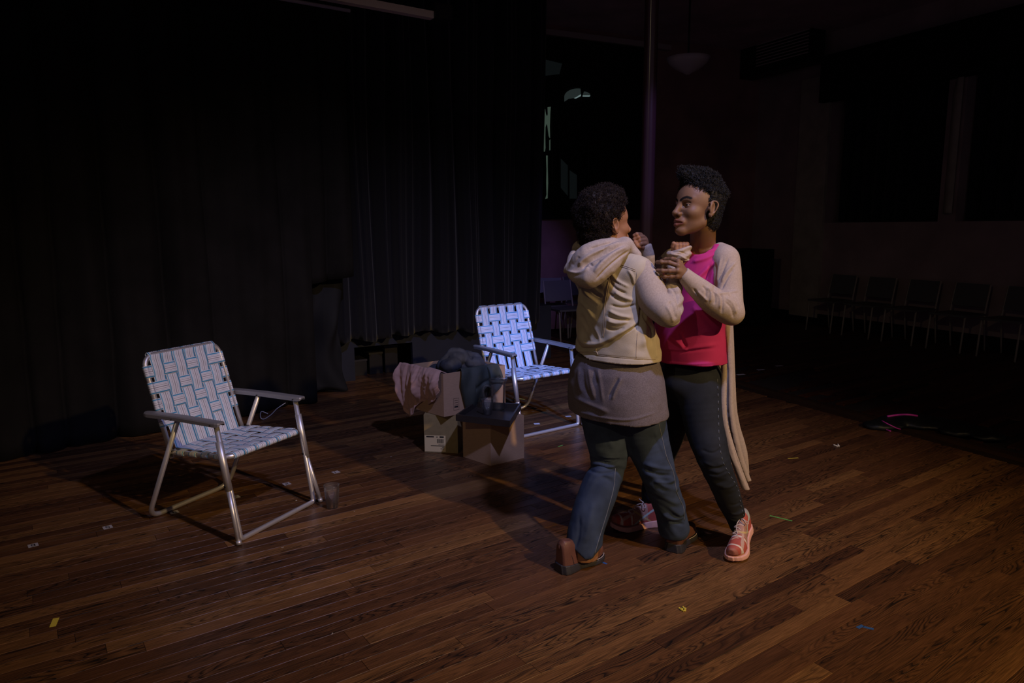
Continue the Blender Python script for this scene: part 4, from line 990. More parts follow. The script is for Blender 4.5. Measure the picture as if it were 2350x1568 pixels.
def face_cols(V, skin, lip):
    C = np.tile(A_(skin, float), (len(V), 1)); x, y, z = V.T
    hw_ = .0165*(1-.35*np.clip(np.abs(y)/.029, 0, 1)); m = ((y/.030)**2+((z+.0695+.08*np.abs(y))/hw_)**2 < 1) & (x > .072); C[m] = lip
    pts = A_([(.010, .0165), (.022, .0235), (.036, .0270), (.049, .0225)]); d = np.full(len(V), 9.)
    P = smoothpath(pts, 5)
    for p in P: d = np.minimum(d, np.hypot(np.abs(y)-p[0], z-p[1]))
    C[(d < .0040) & (x > .04)] = A_((.012, .009, .008)); m = (d >= .0040) & (d < .0056) & (x > .04); C[m] = C[m]*.45
    return C
def to_world(V, c, R, s): return c+(V*s)@R.T
def merge(parts):
    V = []; Q = []; n = 0
    for v, q in parts: V.append(v); Q.append(np.asarray(q)+n); n += len(v)
    return np.concatenate(V), np.concatenate(Q)
def curls(V, Q, n, rad, turns, length, thick, seed, cond=None, lean=(0, 0, 0)):
    """short coiled hairs rooted on the hair mass"""
    g = np.random.default_rng(seed); N = vnorm(V, Q); I = np.arange(len(V))
    if cond is not None: I = I[cond(V, N)]
    I = g.choice(I, n); k = 8; T = np.linspace(0, 1, k); P = V[I]; Nn = N[I]+g.normal(0, .25, (n, 3))+A_(lean); Nn /= np.linalg.norm(Nn, axis=1)[:, None]
    a = np.cross(Nn, g.normal(0, 1, (n, 3))); a /= np.linalg.norm(a, axis=1)[:, None]; b = np.cross(Nn, a)
    ph = g.random(n)*6.28; rr_ = rad*(.5+g.random(n)); ll = length*(.5+g.random(n)); tr = turns*(.6+.8*g.random(n))
    C = np.zeros((n, k, 3))
    for j, t in enumerate(T):
        w_ = ph+t*tr*6.283; C[:, j] = P+Nn*(ll*t-.002)[:, None]+(a*np.cos(w_)[:, None]+b*np.sin(w_)[:, None])*(rr_*min(1, t*3))[:, None]
    D = np.gradient(C, axis=1); D /= np.linalg.norm(D, axis=2)[..., None]+1e-9
    X1 = np.cross(D, g.normal(0, 1, (n, 1, 3))); X1 /= np.linalg.norm(X1, axis=2)[..., None]+1e-9; X2 = np.cross(D, X1)
    W_ = np.stack([C+thick*(X1*math.cos(q)+X2*math.sin(q)) for q in (0, 2.094, 4.189)], 2).reshape(-1, 3)
    base = (np.arange(n)*k*3)[:, None, None]; j = (np.arange(k-1)*3)[None, :, None]; q = np.arange(3)[None, None, :]
    i0 = base+j+q; i1 = base+j+(q+1) % 3; return W_, np.stack([i0, i1, i1+3, i0+3], -1).reshape(-1, 4)
def hand(Fd, wrist, palm_dir, back_n, size=1., fing=None, thumb=None, flat=.55):
    """palm plus four fingers and a thumb; fing = list of joint polylines in the palm frame (x along palm, y towards the thumb, z out of the back)"""
    x = A_(palm_dir, float); x /= np.linalg.norm(x); z = A_(back_n, float); z -= x*(z@x); z /= np.linalg.norm(z); y = np.cross(z, x)
    Fr = lambda p: wrist+(x*p[0]+y*p[1]+z*p[2])*size
    L = .085
    Fd.cone(wrist, Fr((.02, 0, 0)), .024*size, .028*size, .01, flat=(z, .68))
    for yy, x1 in ((.026, L), (.009, L+.003), (-.009, L-.002), (-.025, L-.010)):
        Fd.cone(Fr((.008, yy*.5, 0)), Fr((x1, yy, 0)), .0150*size, .0115*size, .010)
    for i, pts in enumerate(fing):
        rr_ = (.0098, .0102, .0098, .0086)[i]
        P = [Fr(p) for p in pts]
        for j in range(len(P)-1): Fd.cone(P[j], P[j+1], rr_*size*(1.06-.08*j), rr_*size*(.98-.08*j), .0025)
        for p in P[1:-1]: Fd.ell(p, (rr_*size*1.10,)*3, k=.003)
    P = [Fr(p) for p in thumb]
    for j in range(len(P)-1): Fd.cone(P[j], P[j+1], (.0145, .0118, .0108)[j]*size, (.0118, .0108, .0095)[j]*size, .006 if j == 0 else .003)
    return Fr
def shoe(L, wmax, hprof, sole_h, spring=.012, res=.0028, collar=(.07, .105), hole=True):
    xs = A_([0, .04, .12, .25, .42, .58, .70, .82, .92, .98, 1.])*L; ws = A_([.42, .74, .82, .76, .70, .84, .98, .96, .74, .42, .15])*wmax
    cy = A_([0, 0, 0, .0, .02, .03, .03, .02, .0, -.02, -.03])*L
    def fn(P, grow, z0f, z1f, pw):
        x = P[..., 0]; w_ = np.interp(x, xs, ws)+grow; c = np.interp(x, xs, cy); z = P[..., 2]; zb = spring*np.clip((x/L-.72)/.28, 0, 1)**2
        return x, P[..., 1]-c, w_, z-zb
    up = Field((-.03, -.09, -.01), (L+.03, .09, .19), res); sl, P = up.sub((-.03, -.09, -.01), (L+.03, .09, .19))
    x, y, w_, z = fn(P, -.003, None, None, 2); h = np.interp(x, A_([0, .08, .2, .33, .45, .6, .75, .9, 1.])*L, hprof)
    pz = 3.2 if hole else 7.; q = ((np.abs(y)/(w_*(1-.20*np.clip(z/.11, 0, 1))))**2.4+(np.clip(z, 0, 9)/h)**pz)**(1/2.6)
    d = (q-1)*np.minimum(w_, h)*.8; d = np.maximum(d, -z+.004); d = np.maximum(d, np.maximum(-x+.004, x-L+.004)); up.put(sl, d, .004)
    if not hole: up.ell((.056, 0, .158), (.044, .034, .040), k=.006, op='-')
    if hole: up.ell((collar[0]-.005, 0, collar[1]+.034), (.040, .024, .05), k=.006, op='-')
    so = Field((-.03, -.09, -.01), (L+.03, .09, .10), res); sl, P = so.sub((-.03, -.09, -.01), (L+.03, .09, .10)); x, y, w_, z = fn(P, .003, 0, 0, 2)
    sh = np.interp(x/L, [0, .3, .6, 1], sole_h); d = np.maximum(np.abs(y)-w_-.004*np.cos(z*60), np.maximum(-z, z-sh)); d = np.maximum(d, np.maximum(-x-.003, x-L-.003)); so.put(sl, d, .003)
    return up.mesh(), so.mesh()
def place(V, O, fwd, pitch=0., roll=0.):
    f = A_([*fwd, 0.]); f /= np.linalg.norm(f); l = A_([-f[1], f[0], 0]); u = A_([0, 0, 1.]); c, s = math.cos(pitch), math.sin(pitch)
    f2 = f*c-u*s; u2 = u*c+f*s; c, s = math.cos(roll), math.sin(roll); l3 = l*c+u2*s; u3 = u2*c-l*s
    return A_(O)+V[:, :1]*f2+V[:, 1:2]*l3+V[:, 2:3]*u3

# ================================================================== woman in the hooded beige jacket (seen from behind)
FD1 = A_([.72, .69, 0]); RT1 = A_([.69, -.72, 0]); YAW1 = math.atan2(RT1[1], RT1[0])
W1 = empty('person', (.47, 3.14, 0))
tag(W1, 'person seen from behind in a hooded beige denim jacket, grey tee and blue jeans', 'person')
legL = pc([(1384, 905, 3.20, 62), (1393, 985, 3.17, 53), (1397, 1040, 3.13, 44), (1395, 1078, 3.11, 38.5), (1377, 1120, 3.08, 42), (1359, 1170, 3.05, 43), (1343, 1225, 3.02, 41), (1342, 1300, 3.0, 40)])
legR = pc([(1455, 905, 3.14, 63), (1478, 985, 3.13, 53), (1493, 1035, 3.12, 47), (1510, 1085, 3.10, 41), (1524, 1130, 3.12, 38), (1539, 1175, 3.15, 35), (1547, 1212, 3.17, 35)])
Fd = Field((-.05, 2.80, .06), (1.05, 3.50, 1.06), .0052)
Fd.chain(legL, .02); Fd.chain(legR, .02); Fd.ell(at(1418, 890, 3.17), (.13, .165, .13), basis(FD1), k=.04)
for a_, b_ in (((1296, 1241), (1350, 1292)), ((1350, 1292), (1384, 1250))):
    v_ = ray(1340, 1270); n_ = np.cross(at(*b_, 3.0)-at(*a_, 3.0), v_); n_ = n_ if n_[2] < 0 else -n_; hem_cuts = globals().setdefault('hem_cuts', []); hem_cuts.append((at(*b_, 3.0), n_))
FdL = Field((-.05, 2.80, .02), (.62, 3.45, .60), .0052); FdL.chain(legL, .02)
for c_ in hem_cuts: FdL.cut(*c_)
FdL.cut((0, 0, .46), (0, 0, 1)); Fd = Field((-.05, 2.80, .06), (1.05, 3.50, 1.06), .0052)
Fd.chain(legR, .02); Fd.ell(at(1418, 890, 3.17), (.13, .165, .13), basis(FD1), k=.04); Fd.chain(legL, .02)
# the lower left leg is trimmed to its slanted hem
ax_ = [Fd.lo[i]+Fd.res*np.arange(Fd.n[i]) for i in range(3)]; G_ = np.stack(np.meshgrid(*ax_, indexing='ij'), -1)
lowl = (G_[..., 2] < .34) & (G_[..., 0] < .50)
for p_, n_ in hem_cuts:
    n_ = n_/np.linalg.norm(n_); Fd.D = np.where(lowl, np.maximum(Fd.D, (G_-p_)@n_), Fd.D).astype(np.float32)
del G_, lowl, FdL
def wr1(P):
    U = proj(P); d = np.zeros(len(P))
    for (x, y, a, s_) in ((1395, 1078, .016, 26), (1372, 1125, .007, 30), (1515, 1090, .014, 26), (1545, 1150, .008, 25), (1550, 1200, .009, 20), (1350, 1240, .006, 30)):
        q = np.exp(-((U[:, 0]-x)**2+(U[:, 1]-y)**2)/s_**2/2.2); d += .9*a*q*noise3(P*A_([.45, .45, 1.3])+A_([0, 0, .3])*noise3(P, 5.)[:, None], 26.)
    return d+.003*noise3(P, 9.)+.0015*noise3(P, 24.)
Fd.disp(wr1); V, Q = Fd.mesh(); V = relax(V, Q, 1)
V = brush(V, Q, [([(1340, 1048), (1370, 1058), (1400, 1062), (1425, 1052)], 3, -.006), ([(1345, 1075), (1380, 1087), (1420, 1080)], 4, -.006), ([(1350, 1062), (1385, 1073), (1425, 1066)], 4, .006),
    ([(1480, 1078), (1510, 1090), (1545, 1092)], 4, -.007), ([(1478, 1065), (1510, 1074), (1545, 1078)], 4, .006), ([(1500, 1105), (1530, 1108), (1550, 1100)], 4, .006),
    ([(1440, 990), (1450, 1040), (1462, 1090)], 5, -.004), ([(1520, 1180), (1545, 1192), (1570, 1186)], 4, .007), ([(1515, 1205), (1540, 1198), (1572, 1205)], 3, -.006),
    ([(1362, 1150), (1352, 1200), (1340, 1250)], 7, .005), ([(1330, 1180), (1328, 1230), (1318, 1260)], 4, -.004), ([(1375, 1230), (1365, 1262), (1352, 1285)], 4, .006), ([(1385, 940), (1395, 1000), (1410, 1035)], 6, .005), ([(1500, 985), (1520, 1030), (1535, 1060)], 4, .004)])
mk('jeans', V, Q, MT['jeans'], W1); sj = Surf(V, Q)
for pts in ([(1508, 958), (1518, 1000), (1530, 1050), (1545, 1085), (1553, 1130), (1568, 1165), (1570, 1195)], [(1412, 1075), (1408, 1120), (1392, 1180), (1375, 1235), (1362, 1280)], [(1455, 975), (1475, 972), (1500, 962)]):
    P = sj.line(pts, .0008)
    if len(P) > 4: mb = MB(); mb.tube(P, .0016, 5); mb.build('denim_seam', MT['stitch'], W1)
# grey tee hanging below the jacket
Fd = Field((.02, 2.80, .66), (.92, 3.52, 1.16), .0042)
Fd.loft(pl([(820, 1330, 1500, 3.15), (850, 1316, 1508, 3.15), (880, 1312, 1514, 3.15), (910, 1311, 1518, 3.15), (935, 1313, 1521, 3.15), (985, 1316, 1522, 3.15)], YAW1, .72), .01)
hemL, hemM, hemR = at(1316, 957, 3.02), at(1425, 970, 2.99), at(1521, 932, 3.1)
nh = np.cross(hemR-hemL, A_([.2, 1., .10])); nh = nh if nh[2] < 0 else -nh; Fd.cut(hemM+A_([0, 0, -.0]), nh)
Fd.disp(lambda P: .004*noise3(P*A_([1, 1, .5]), 9.)+.002*noise3(P, 25.)); V, Q = Fd.mesh(); V = relax(V, Q, 1)
V = brush(V, Q, [([(1330, 840), (1328, 870), (1336, 905)], 4, .0045), ([(1338, 845), (1340, 880), (1352, 915)], 4, -.004), ([(1350, 840), (1356, 880), (1366, 920)], 4.5, .0045), ([(1362, 848), (1370, 885)], 3, -.003), ([(1372, 845), (1378, 880), (1384, 925)], 4, .0035),
    ([(1420, 865), (1408, 890), (1398, 915)], 4, -.006), ([(1428, 866), (1414, 893), (1404, 920)], 3.5, .005), ([(1325, 945), (1390, 960), (1450, 963), (1510, 945)], 2.5, .0035), ([(1325, 915), (1345, 925), (1400, 948)], 5, .005)])
mk('grey_tee', V, Q, MT['tee'], W1)
# denim jacket body
Fd = Field((.06, 2.78, .93), (.92, 3.52, 1.56), .0040)
Fd.loft(pl([(588, 1385, 1448, 3.13), (602, 1362, 1466, 3.13), (622, 1342, 1478, 3.13), (650, 1336, 1480, 3.13), (690, 1332, 1481, 3.13), (730, 1330, 1488, 3.13), (770, 1330, 1500, 3.13), (805, 1327, 1504, 3.13), (832, 1322, 1504, 3.13), (862, 1319, 1505, 3.13)], YAW1, .66), .012)
Fd.ell(at(1462, 626, 3.03), (.062, .062, .058), k=.03); Fd.ell(at(1352, 640, 3.24), (.07, .07, .06), k=.03)
Fd.cone(at(1405, 585, 3.14), at(1470, 612, 3.04), .055, .042, .03)
hL, hM, hR = at(1318, 828, 3.05), at(1400, 852, 2.98), at(1508, 856, 3.05)
nh = np.cross(hR-hL, A_([.35, 1., .12])); nh = nh if nh[2] < 0 else -nh; Fd.cut(hM+A_([0, 0, .004]), nh)
Fd.disp(lambda P: .0035*noise3(P, 9.)+.0025*noise3(P*A_([1, 1, 1.6]), 22.)); V, Q = Fd.mesh(); V = relax(V, Q, 1)
V = brush(V, Q, [
    ([(1322, 770), (1332, 798), (1370, 798), (1395, 788), (1425, 770), (1460, 748), (1472, 738)], 2.6, -.010), ([(1328, 752), (1340, 785), (1370, 790), (1400, 778), (1440, 755), (1466, 735)], 7, .012),
    ([(1472, 700), (1470, 725), (1466, 748), (1462, 760)], 3.2, -.013), ([(1476, 715), (1480, 735), (1496, 756), (1495, 790)], 2.6, -.010), ([(1482, 712), (1480, 750), (1478, 800)], 6, .008),
    ([(1395, 712), (1420, 724), (1450, 730)], 4, .008), ([(1398, 700), (1430, 706), (1462, 699)], 3, -.007), ([(1392, 735), (1415, 742), (1445, 738)], 4.5, .008), ([(1390, 724), (1420, 733), (1450, 735)], 2.6, -.006), ([(1390, 752), (1410, 758), (1436, 752)], 3.2, -.006),
    ([(1402, 625), (1418, 645), (1445, 660)], 3.2, .006), ([(1396, 640), (1412, 662), (1440, 676)], 3.2, -.006), ([(1410, 670), (1430, 682), (1455, 690)], 4, .007), ([(1440, 618), (1452, 635), (1456, 655)], 3, .005), ([(1395, 672), (1420, 690), (1440, 694)], 3, -.005),
    ([(1335, 660), (1350, 680), (1378, 700)], 5, .007), ([(1330, 690), (1345, 705), (1365, 735)], 4, .006), ([(1332, 720), (1345, 750), (1352, 775)], 5, -.006), ([(1345, 650), (1365, 672), (1382, 682)], 3, -.005), ([(1336, 735), (1350, 765), (1362, 785)], 4, .006), ([(1362, 745), (1372, 765), (1380, 785)], 4, .005),
    ([(1500, 770), (1505, 800), (1507, 825)], 4, .004)])
for pts, sg, am in (([(1318, 812), (1345, 812), (1375, 817), (1420, 821), (1465, 825), (1503, 826)], 2.2, -.0035), ([(1318, 822), (1400, 838), (1504, 842)], 7, .003)): V = brush(V, Q, [(pts, sg, am)])
mk('denim_jacket', V, Q, MT['twill'], W1); sjk = Surf(V, Q)
for pts, m_, r_ in (([(1400, 604), (1425, 608), (1458, 619)], 'seam', .0013), ([(1400, 608), (1425, 612), (1458, 623)], 'seamd', .0013), ([(1403, 612), (1396, 650), (1388, 700), (1385, 745), (1382, 775)], 'seam', .0016), ([(1406, 612), (1399, 650), (1391, 700), (1388, 745), (1385, 775)], 'seamd', .0012),
    ([(1330, 808), (1368, 808), (1373, 815), (1420, 820), (1465, 824), (1504, 825)], 'seam', .0013), ([(1322, 825), (1360, 842), (1400, 850), (1450, 853), (1504, 853)], 'seam', .0011), ([(1369, 798), (1368, 806), (1373, 815)], 'seam', .0014), ([(1463, 762), (1461, 790), (1460, 822)], 'seam', .0013), ([(1462, 625), (1459, 660), (1464, 695)], 'seamd', .0013)):
    P = sjk.line(pts, .0006)
    if len(P) > 3: mb = MB(); mb.tube(P, r_, 5); mb.build('stitched_seam', MT[m_], W1)
# sleeves of the hooded sweatshirt
def garment(name, pts, mt, par, res=.0038, k=.012, dispf=None, strokes=(), cuts=(), ells=(), rl=1, extra=None, lab=None):
    P = A_([p for p, r_ in pts]); r_ = max(r for _, r in pts)+.02
    Fd = Field(P.min(0)-r_, P.max(0)+r_, res); Fd.chain(pts, k)
    for e in ells: Fd.ell(*e[:2], k=.015) if len(e) == 2 else Fd.ell(e[0], e[1], e[2], k=.015)
    if extra: extra(Fd)
    for c in cuts: Fd.cut(*c)
    if dispf: Fd.disp(dispf)
    V, Q = Fd.mesh(); V = relax(V, Q, rl)
    if strokes: V = brush(V, Q, strokes)
    o = mk(name, V, Q, mt, par)
    if lab: o['label'] = lab
    return o, Surf(V, Q)
slR = pc([(1474, 622, 3.03, 29), (1488, 655, 3.00, 34), (1503, 690, 2.97, 36), (1527, 716, 2.93, 33), (1536, 728, 2.93, 25)])
slR2 = pc([(1536, 727, 2.93, 25), (1542, 700, 2.96, 25), (1545, 665, 3.00, 20), (1548, 630, 3.03, 17), (1551, 605, 3.05, 18)])
def slx(Fd): Fd.chain(slR2, .016)
garment('sweatshirt_sleeve', slR, MT['heather'], W1, strokes=[([(1536, 690), (1546, 710), (1552, 735)], 4, -.006), ([(1545, 665), (1555, 690), (1560, 715)], 3, -.004), ([(1528, 700), (1540, 722), (1545, 742)], 3, .004), ([(1545, 640), (1552, 650), (1560, 662)], 3, .005), ([(1530, 668), (1545, 672), (1556, 668)], 4, -.006), ([(1462, 690), (1472, 718), (1490, 740)], 4, .003)],
        dispf=lambda P: .0025*noise3(P, 11.), extra=lambda F_: None)
P_ = A_([p for p, _ in slR2]); garment('sweatshirt_sleeve', slR2, MT['heather'], W1, dispf=lambda P: .003*noise3(P, 14.)+.003*np.sin(P[:, 2]*150+6*noise3(P, 6.)), strokes=[([(1535, 655), (1548, 672), (1556, 700)], 3, -.005), ([(1548, 645), (1556, 665), (1561, 690)], 2.5, .004)])
# folded cuff round the right fist
cA, cB = at(1553, 603, 3.06), at(1562, 572, 3.08)
garment('sleeve_cuff', [(cA+A_([.0, 0, -.006]), .044), ((cA+cB)/2+A_([0, 0, .002]), .050), (cB, .045)], MT['cardi'], W1, res=.0026, k=.006, cuts=[(at(1561, 570, 3.06), A_([-.28, 0, 1.])), (at(1558, 604, 3.06), A_([.30, 0, -1.]))],
        dispf=lambda P: .0035*np.sin(P[:, 2]*190-P[:, 0]*60+3*noise3(P, 9.))+.002*noise3(P, 20.), strokes=[([(1536, 583), (1555, 586), (1578, 596)], 2.2, .006), ([(1540, 590), (1560, 595), (1576, 605)], 1.8, -.006), ([(1538, 577), (1560, 578), (1582, 586)], 1.8, -.005)])
# left forearm, raised to the chin
slL = pc([(1362, 655, 3.28, 32), (1400, 710, 3.36, 30), (1440, 715, 3.40, 26), (1470, 655, 3.37, 21), (1486, 600, 3.28, 18), (1480, 568, 3.26, 17)])
garment('sweatshirt_sleeve', slL, MT['heather'], W1, dispf=lambda P: .003*noise3(P, 14.), cuts=[(at(1474, 563, 3.26), A_([-.25, 0, 1.]))])
# hood lying on the back
Fd = Field((.02, 2.82, 1.20), (.62, 3.42, 1.62), .0036)
hp = lambda x, y, Y: at(x, y, Y)
Fd.chain([(hp(1436, 562, 3.06), .030), (hp(1418, 578, 2.99), .040), (hp(1392, 604, 2.945), .046), (hp(1365, 632, 2.93), .042), (hp(1342, 643, 2.96), .030)], .02)
Fd.chain([(hp(1432, 560, 3.10), .022), (hp(1395, 569, 3.00), .040), (hp(1350, 585, 2.99), .046), (hp(1322, 606, 3.03), .030), (hp(1296, 624, 3.06), .007)], .012)
Fd.chain([(hp(1306, 620, 3.05), .015), (hp(1325, 632, 2.98), .032), (hp(1350, 640, 2.93), .035)], .02); Fd.ell(hp(1360, 610, 3.0), (.085, .07, .07), k=.03)
Fd.chain([(hp(1335, 570, 3.22), .03), (hp(1318, 596, 3.12), .03), (hp(1308, 612, 3.07), .02)], .02); Fd.chain([(hp(1335, 572, 3.22), .035), (hp(1380, 585, 3.10), .05)], .03)
Fd.chain([(hp(1436, 558, 3.08), .026), (hp(1462, 585, 3.06), .020)], .02)
Fd.disp(lambda P: .003*noise3(P, 12.)+.002*noise3(P, 30.)); V, Q = Fd.mesh(); V = relax(V, Q, 1)
V = brush(V, Q, [([(1438, 556), (1400, 567), (1362, 582), (1338, 598), (1328, 614)], 5, .012), ([(1428, 563), (1398, 577), (1368, 592), (1346, 606), (1338, 624)], 3.2, -.009), ([(1440, 566), (1412, 580), (1384, 602), (1362, 628)], 4.5, .010),
    ([(1446, 574), (1420, 592), (1392, 616), (1366, 644)], 2.4, -.009), ([(1408, 556), (1380, 563), (1352, 572)], 2.6, -.006), ([(1300, 622), (1324, 627), (1342, 622), (1352, 612)], 3, .007), ([(1312, 612), (1322, 600), (1330, 588)], 4, -.004), ([(1352, 604), (1362, 610), (1380, 596)], 3, -.005), ([(1452, 586), (1428, 606), (1400, 632)], 5, .005)])
o = mk('hood', V, Q, MT['heather'], W1)
# head and hair
HC1 = at(1391, 512, 3.15); R1 = basis((math.cos(math.radians(25)), math.sin(math.radians(25)), .06)); S1 = 1.06
Fh = head_field(); nb = (A_([.455, 3.12, 1.40])-HC1)@R1/S1
Fh.cone((-.025, 0, -.06), nb, .050, .062, .03); V, Q = Fh.mesh(); Vh1, Qh1 = to_world(V, HC1, R1, S1), Q
hparts = [(Vh1, Qh1)]
# fists
Fd = Field(at(1462, 552, 3.260)-.09, at(1462, 552, 3.260)+.10, .0020)
wr = at(1480, 577, 3.260); Fd.cone(wr+A_([.006, .0, -.02]), wr, .017, .018, .008)
Fd.cone(wr, at(1473, 556, 3.260), .026, .030, .01); Fd.ell(at(1470, 553, 3.270), (.030, .026, .030), k=.01)
for i, (x0, y0, x1, y1) in enumerate(((1470, 539, 1456, 541), (1476, 544, 1456, 549), (1479, 551, 1460, 557), (1480, 559, 1464, 564))):
    a = at(x0, y0, 3.250-.004*i); b = at((x0+x1)/2-1, (y0+y1)/2-2, 3.215); c = at(x1, y1, 3.220)
    d = at(x1+2, y1+4, 3.245); Fd.cone(a, b, .0105, .0102, .003); Fd.cone(b, c, .0100, .0092, .003); Fd.cone(c, d, .0090, .0080, .003)
Fd.cone(at(1474, 568, 3.230), at(1462, 564, 3.210), .012, .010, .004); Fd.cone(at(1462, 564, 3.210), at(1457, 556, 3.210), .0100, .0088, .003)
hparts.append(Fd.mesh())
fc = at(1562, 566, 3.09); Fd = Field(fc-.08, fc+.085, .0020)
Fd.cone(fc+A_([-.002, 0, -.06]), fc+A_([0, 0, -.012]), .026, .030, .01)
for i, (x0, x1) in enumerate(((1575, 1576), (1568, 1569), (1560, 1561), (1552, 1553))):
    a = at(x0, 577, 3.105); b = at(x1, 561, 3.09); c = at(x1-1, 563, 3.062); d = at(x1-1, 573, 3.058)
    Fd.cone(a, b, .0118, .0108, .003); Fd.cone(b, c, .0108, .0098, .003); Fd.cone(c, d, .0095, .0085, .003)
Fd.cone(at(1548, 580, 3.08), at(1545, 566, 3.07), .0125, .0108, .004); Fd.cone(at(1545, 566, 3.07), at(1546, 559, 3.065), .0105, .0092, .003)
hparts.append(Fd.mesh())
Fd = Field((-.05, 2.75, .03), (1.1, 3.75, 1.56), .009)      # torso and limbs under the clothes
sk = lambda ch, d: [(p, max(.02, r-d)) for p, r in ch]
Fd.chain(sk(legL, .018), .02); Fd.chain(sk(legR, .018), .02); Fd.chain(sk(slR, .014), .02); Fd.chain(sk(slR2, .012), .02); Fd.chain(sk(slL, .012), .02)
Fd.chain([(at(1420, 890, 3.16), .10), (at(1415, 790, 3.14), .09), (at(1412, 680, 3.15), .09), (at(1410, 625, 3.15), .06)], .03)
Fd.chain([(at(1410, 620, 3.13), .06), (HC1+R1@A_([-.025, 0, -.09]), .045)], .03)
hparts.append(Fd.mesh()); V, Q = merge(hparts)
mk('body', V, Q, MT['skin1'], W1)
Fd = Field((-.16, -.14, -.14), (.14, .14, .22), .0034)
Fd.ell((-.030, 0, .066), (.100, .090, .086), k=.02); Fd.ell((-.048, 0, .018), (.088, .086, .084), k=.02); Fd.ell((-.055, 0, -.045), (.062, .072, .056), k=.02); Fd.ell((.018, 0, .108), (.062, .066, .050), k=.02)
Fd.ell((.104, 0, -.002), (.070, .12, .086), k=.014, op='-'); Fd.ell((.10, 0, -.09), (.10, .14, .085), k=.02, op='-')
for s in (-1, 1): Fd.ell((.010, s*.100, -.022), (.040, .040, .044), k=.006, op='-')
Fd.disp(lambda P: .010*noise3(P, 22.)+.007*noise3(P, 48.)+.004*noise3(P, 95.)); V, Q = Fd.mesh()
Vc, Qc = curls(V, Q, 9500, .0040, 1.6, .012, .00062, 5); Vm, Qm = merge([(V, Q), (Vc, Qc)])
mk('hair', to_world(Vm, HC1, R1, S1*.955), Qm, MT['hair1'], W1)
def eyes(HC, Rm, S, par):
    for s in (-1, 1):
        mb = MB(); c = HC+Rm@(A_([.0672, s*.0310, -.0015])*S); mb.sphere(c, .0128*S, 12); e_ = mb.build('eye', MT['white'], par)
        g = Rm@A_([.96, s*.02-.0, -.02]); mb = MB(); mb.sphere(c+g*.0080*S, .0068*S, 10); mb.build('iris', MT['iris'], e_)
eyes(HC1, R1, S1, W1)
def earring(HC, Rm, S, s, par, items):
    for dx, dz, r_ in items:
        mb = MB(); mb.sphere(HC+Rm@(A_([dx, s*.0855, dz])*S), r_, 8); mb.build('earring', MT['gold'], par)
earring(HC1, R1, S1, -1, W1, [(-.001, -.040, .0022), (.0015, -.0345, .0015)])
# brown leather shoes
def brown_shoe(O, fwd, pitch, roll, name='shoe'):
    up, so = shoe(.246, .051, A_([.108, .128, .128, .112, .086, .064, .055, .047, .03]), (.042, .034, .022, .018), hole=False)
    V, Q = up; V = V+A_([0, 0, .022]); V = place(V, O, fwd, pitch, roll); s_ = mk(name, V, Q, MT['brown'], W1)
    V, Q = so; mk('sole', place(V, O, fwd, pitch, roll), Q, MT['rubber'], s_)
    xs = A_([.42, .58, .70, .82, .92, .975])*.246; ws = A_([.66, .84, .98, .96, .74, .42])*.050; cyy = A_([.02, .03, .03, .02, 0, -.02])*.246
    for sd in (-1, 1):            # welt stitching
        P = [(x, c+sd*(w_+.0015), .024+.012*max(0, (x/.246-.72)/.28)**2) for x, w_, c in zip(xs, ws, cyy)]; mb = MB(); mb.tube(place(smoothpath(P, 5), O, fwd, pitch, roll), .0014, 5); mb.build('welt_stitching', MT['lace'], s_)
    for sd in (-1, 1):            # heel counter seam
        P = [(.060, sd*.036, .03), (.050, sd*.034, .07), (.035, sd*.028, .105)]; mb = MB(); mb.tube(place(smoothpath(P, 4), O, fwd, pitch, roll), .0012, 5); mb.build('upper_seam', MT['rubber'], s_)
    P = [(.012, 0, .10), (.004, 0, .118), (.012, 0, .134), (.022, 0, .124)]; mb = MB(); mb.tube(place(smoothpath(P, 5), O, fwd, pitch, roll), .005, 6); mb.build('pull_tab', MT['brown'], s_)
    return s_
OL = fl(1286, 1318); brown_shoe((OL[0]-.006, OL[1]+.014, .0), (.83, .56), -.02, 0)
OR = fl(1548, 1268); brown_shoe((OR[0]-.012, OR[1]+.0, .0), (.56, .83), 0, 0)
mb = MB(); mb.tube([at(1330, 1225, 3.03), at(1308, 1262, 3.0)], .036, 16); mb.build('sock', MT['sock'], W1)

# ================================================================== woman in the magenta top and long cardigan
FD2 = A_([-.80, -.60, 0]); RT2 = A_([-.60, .80, 0]); YAW2 = math.atan2(RT2[1], RT2[0])
W2 = empty('person', (.88, 3.26, 0))
tag(W2, 'person in a magenta top, long oatmeal cardigan, dark skinny jeans and coral running shoes', 'person')
leg2L = pc([(1606, 880, 3.20, 52), (1610, 930, 3.18, 49), (1618, 985, 3.15, 44), (1632, 1035, 3.10, 39), (1645, 1075, 3.08, 34), (1660, 1110, 3.10, 31), (1674, 1150, 3.14, 28), (1686, 1180, 3.17, 23), (1696, 1206, 3.19, 21)])
leg2R = pc([(1558, 880, 3.34, 50), (1545, 940, 3.37, 43), (1530, 1000, 3.40, 38), (1515, 1050, 3.43, 32), (1506, 1095, 3.45, 30), (1498, 1140, 3.48, 25), (1494, 1176, 3.50, 20)])
Fd = Field((.45, 2.85, .07), (1.35, 3.72, 1.10), .0048)
Fd.chain(leg2L, .02); Fd.chain(leg2R, .02); Fd.ell(at(1585, 868, 3.26), (.165, .13, .12), basis(FD2), k=.04)
Fd.cut(leg2L[-1][0]+A_([0, 0, .0]), A_([.25, .05, -1])) if False else None
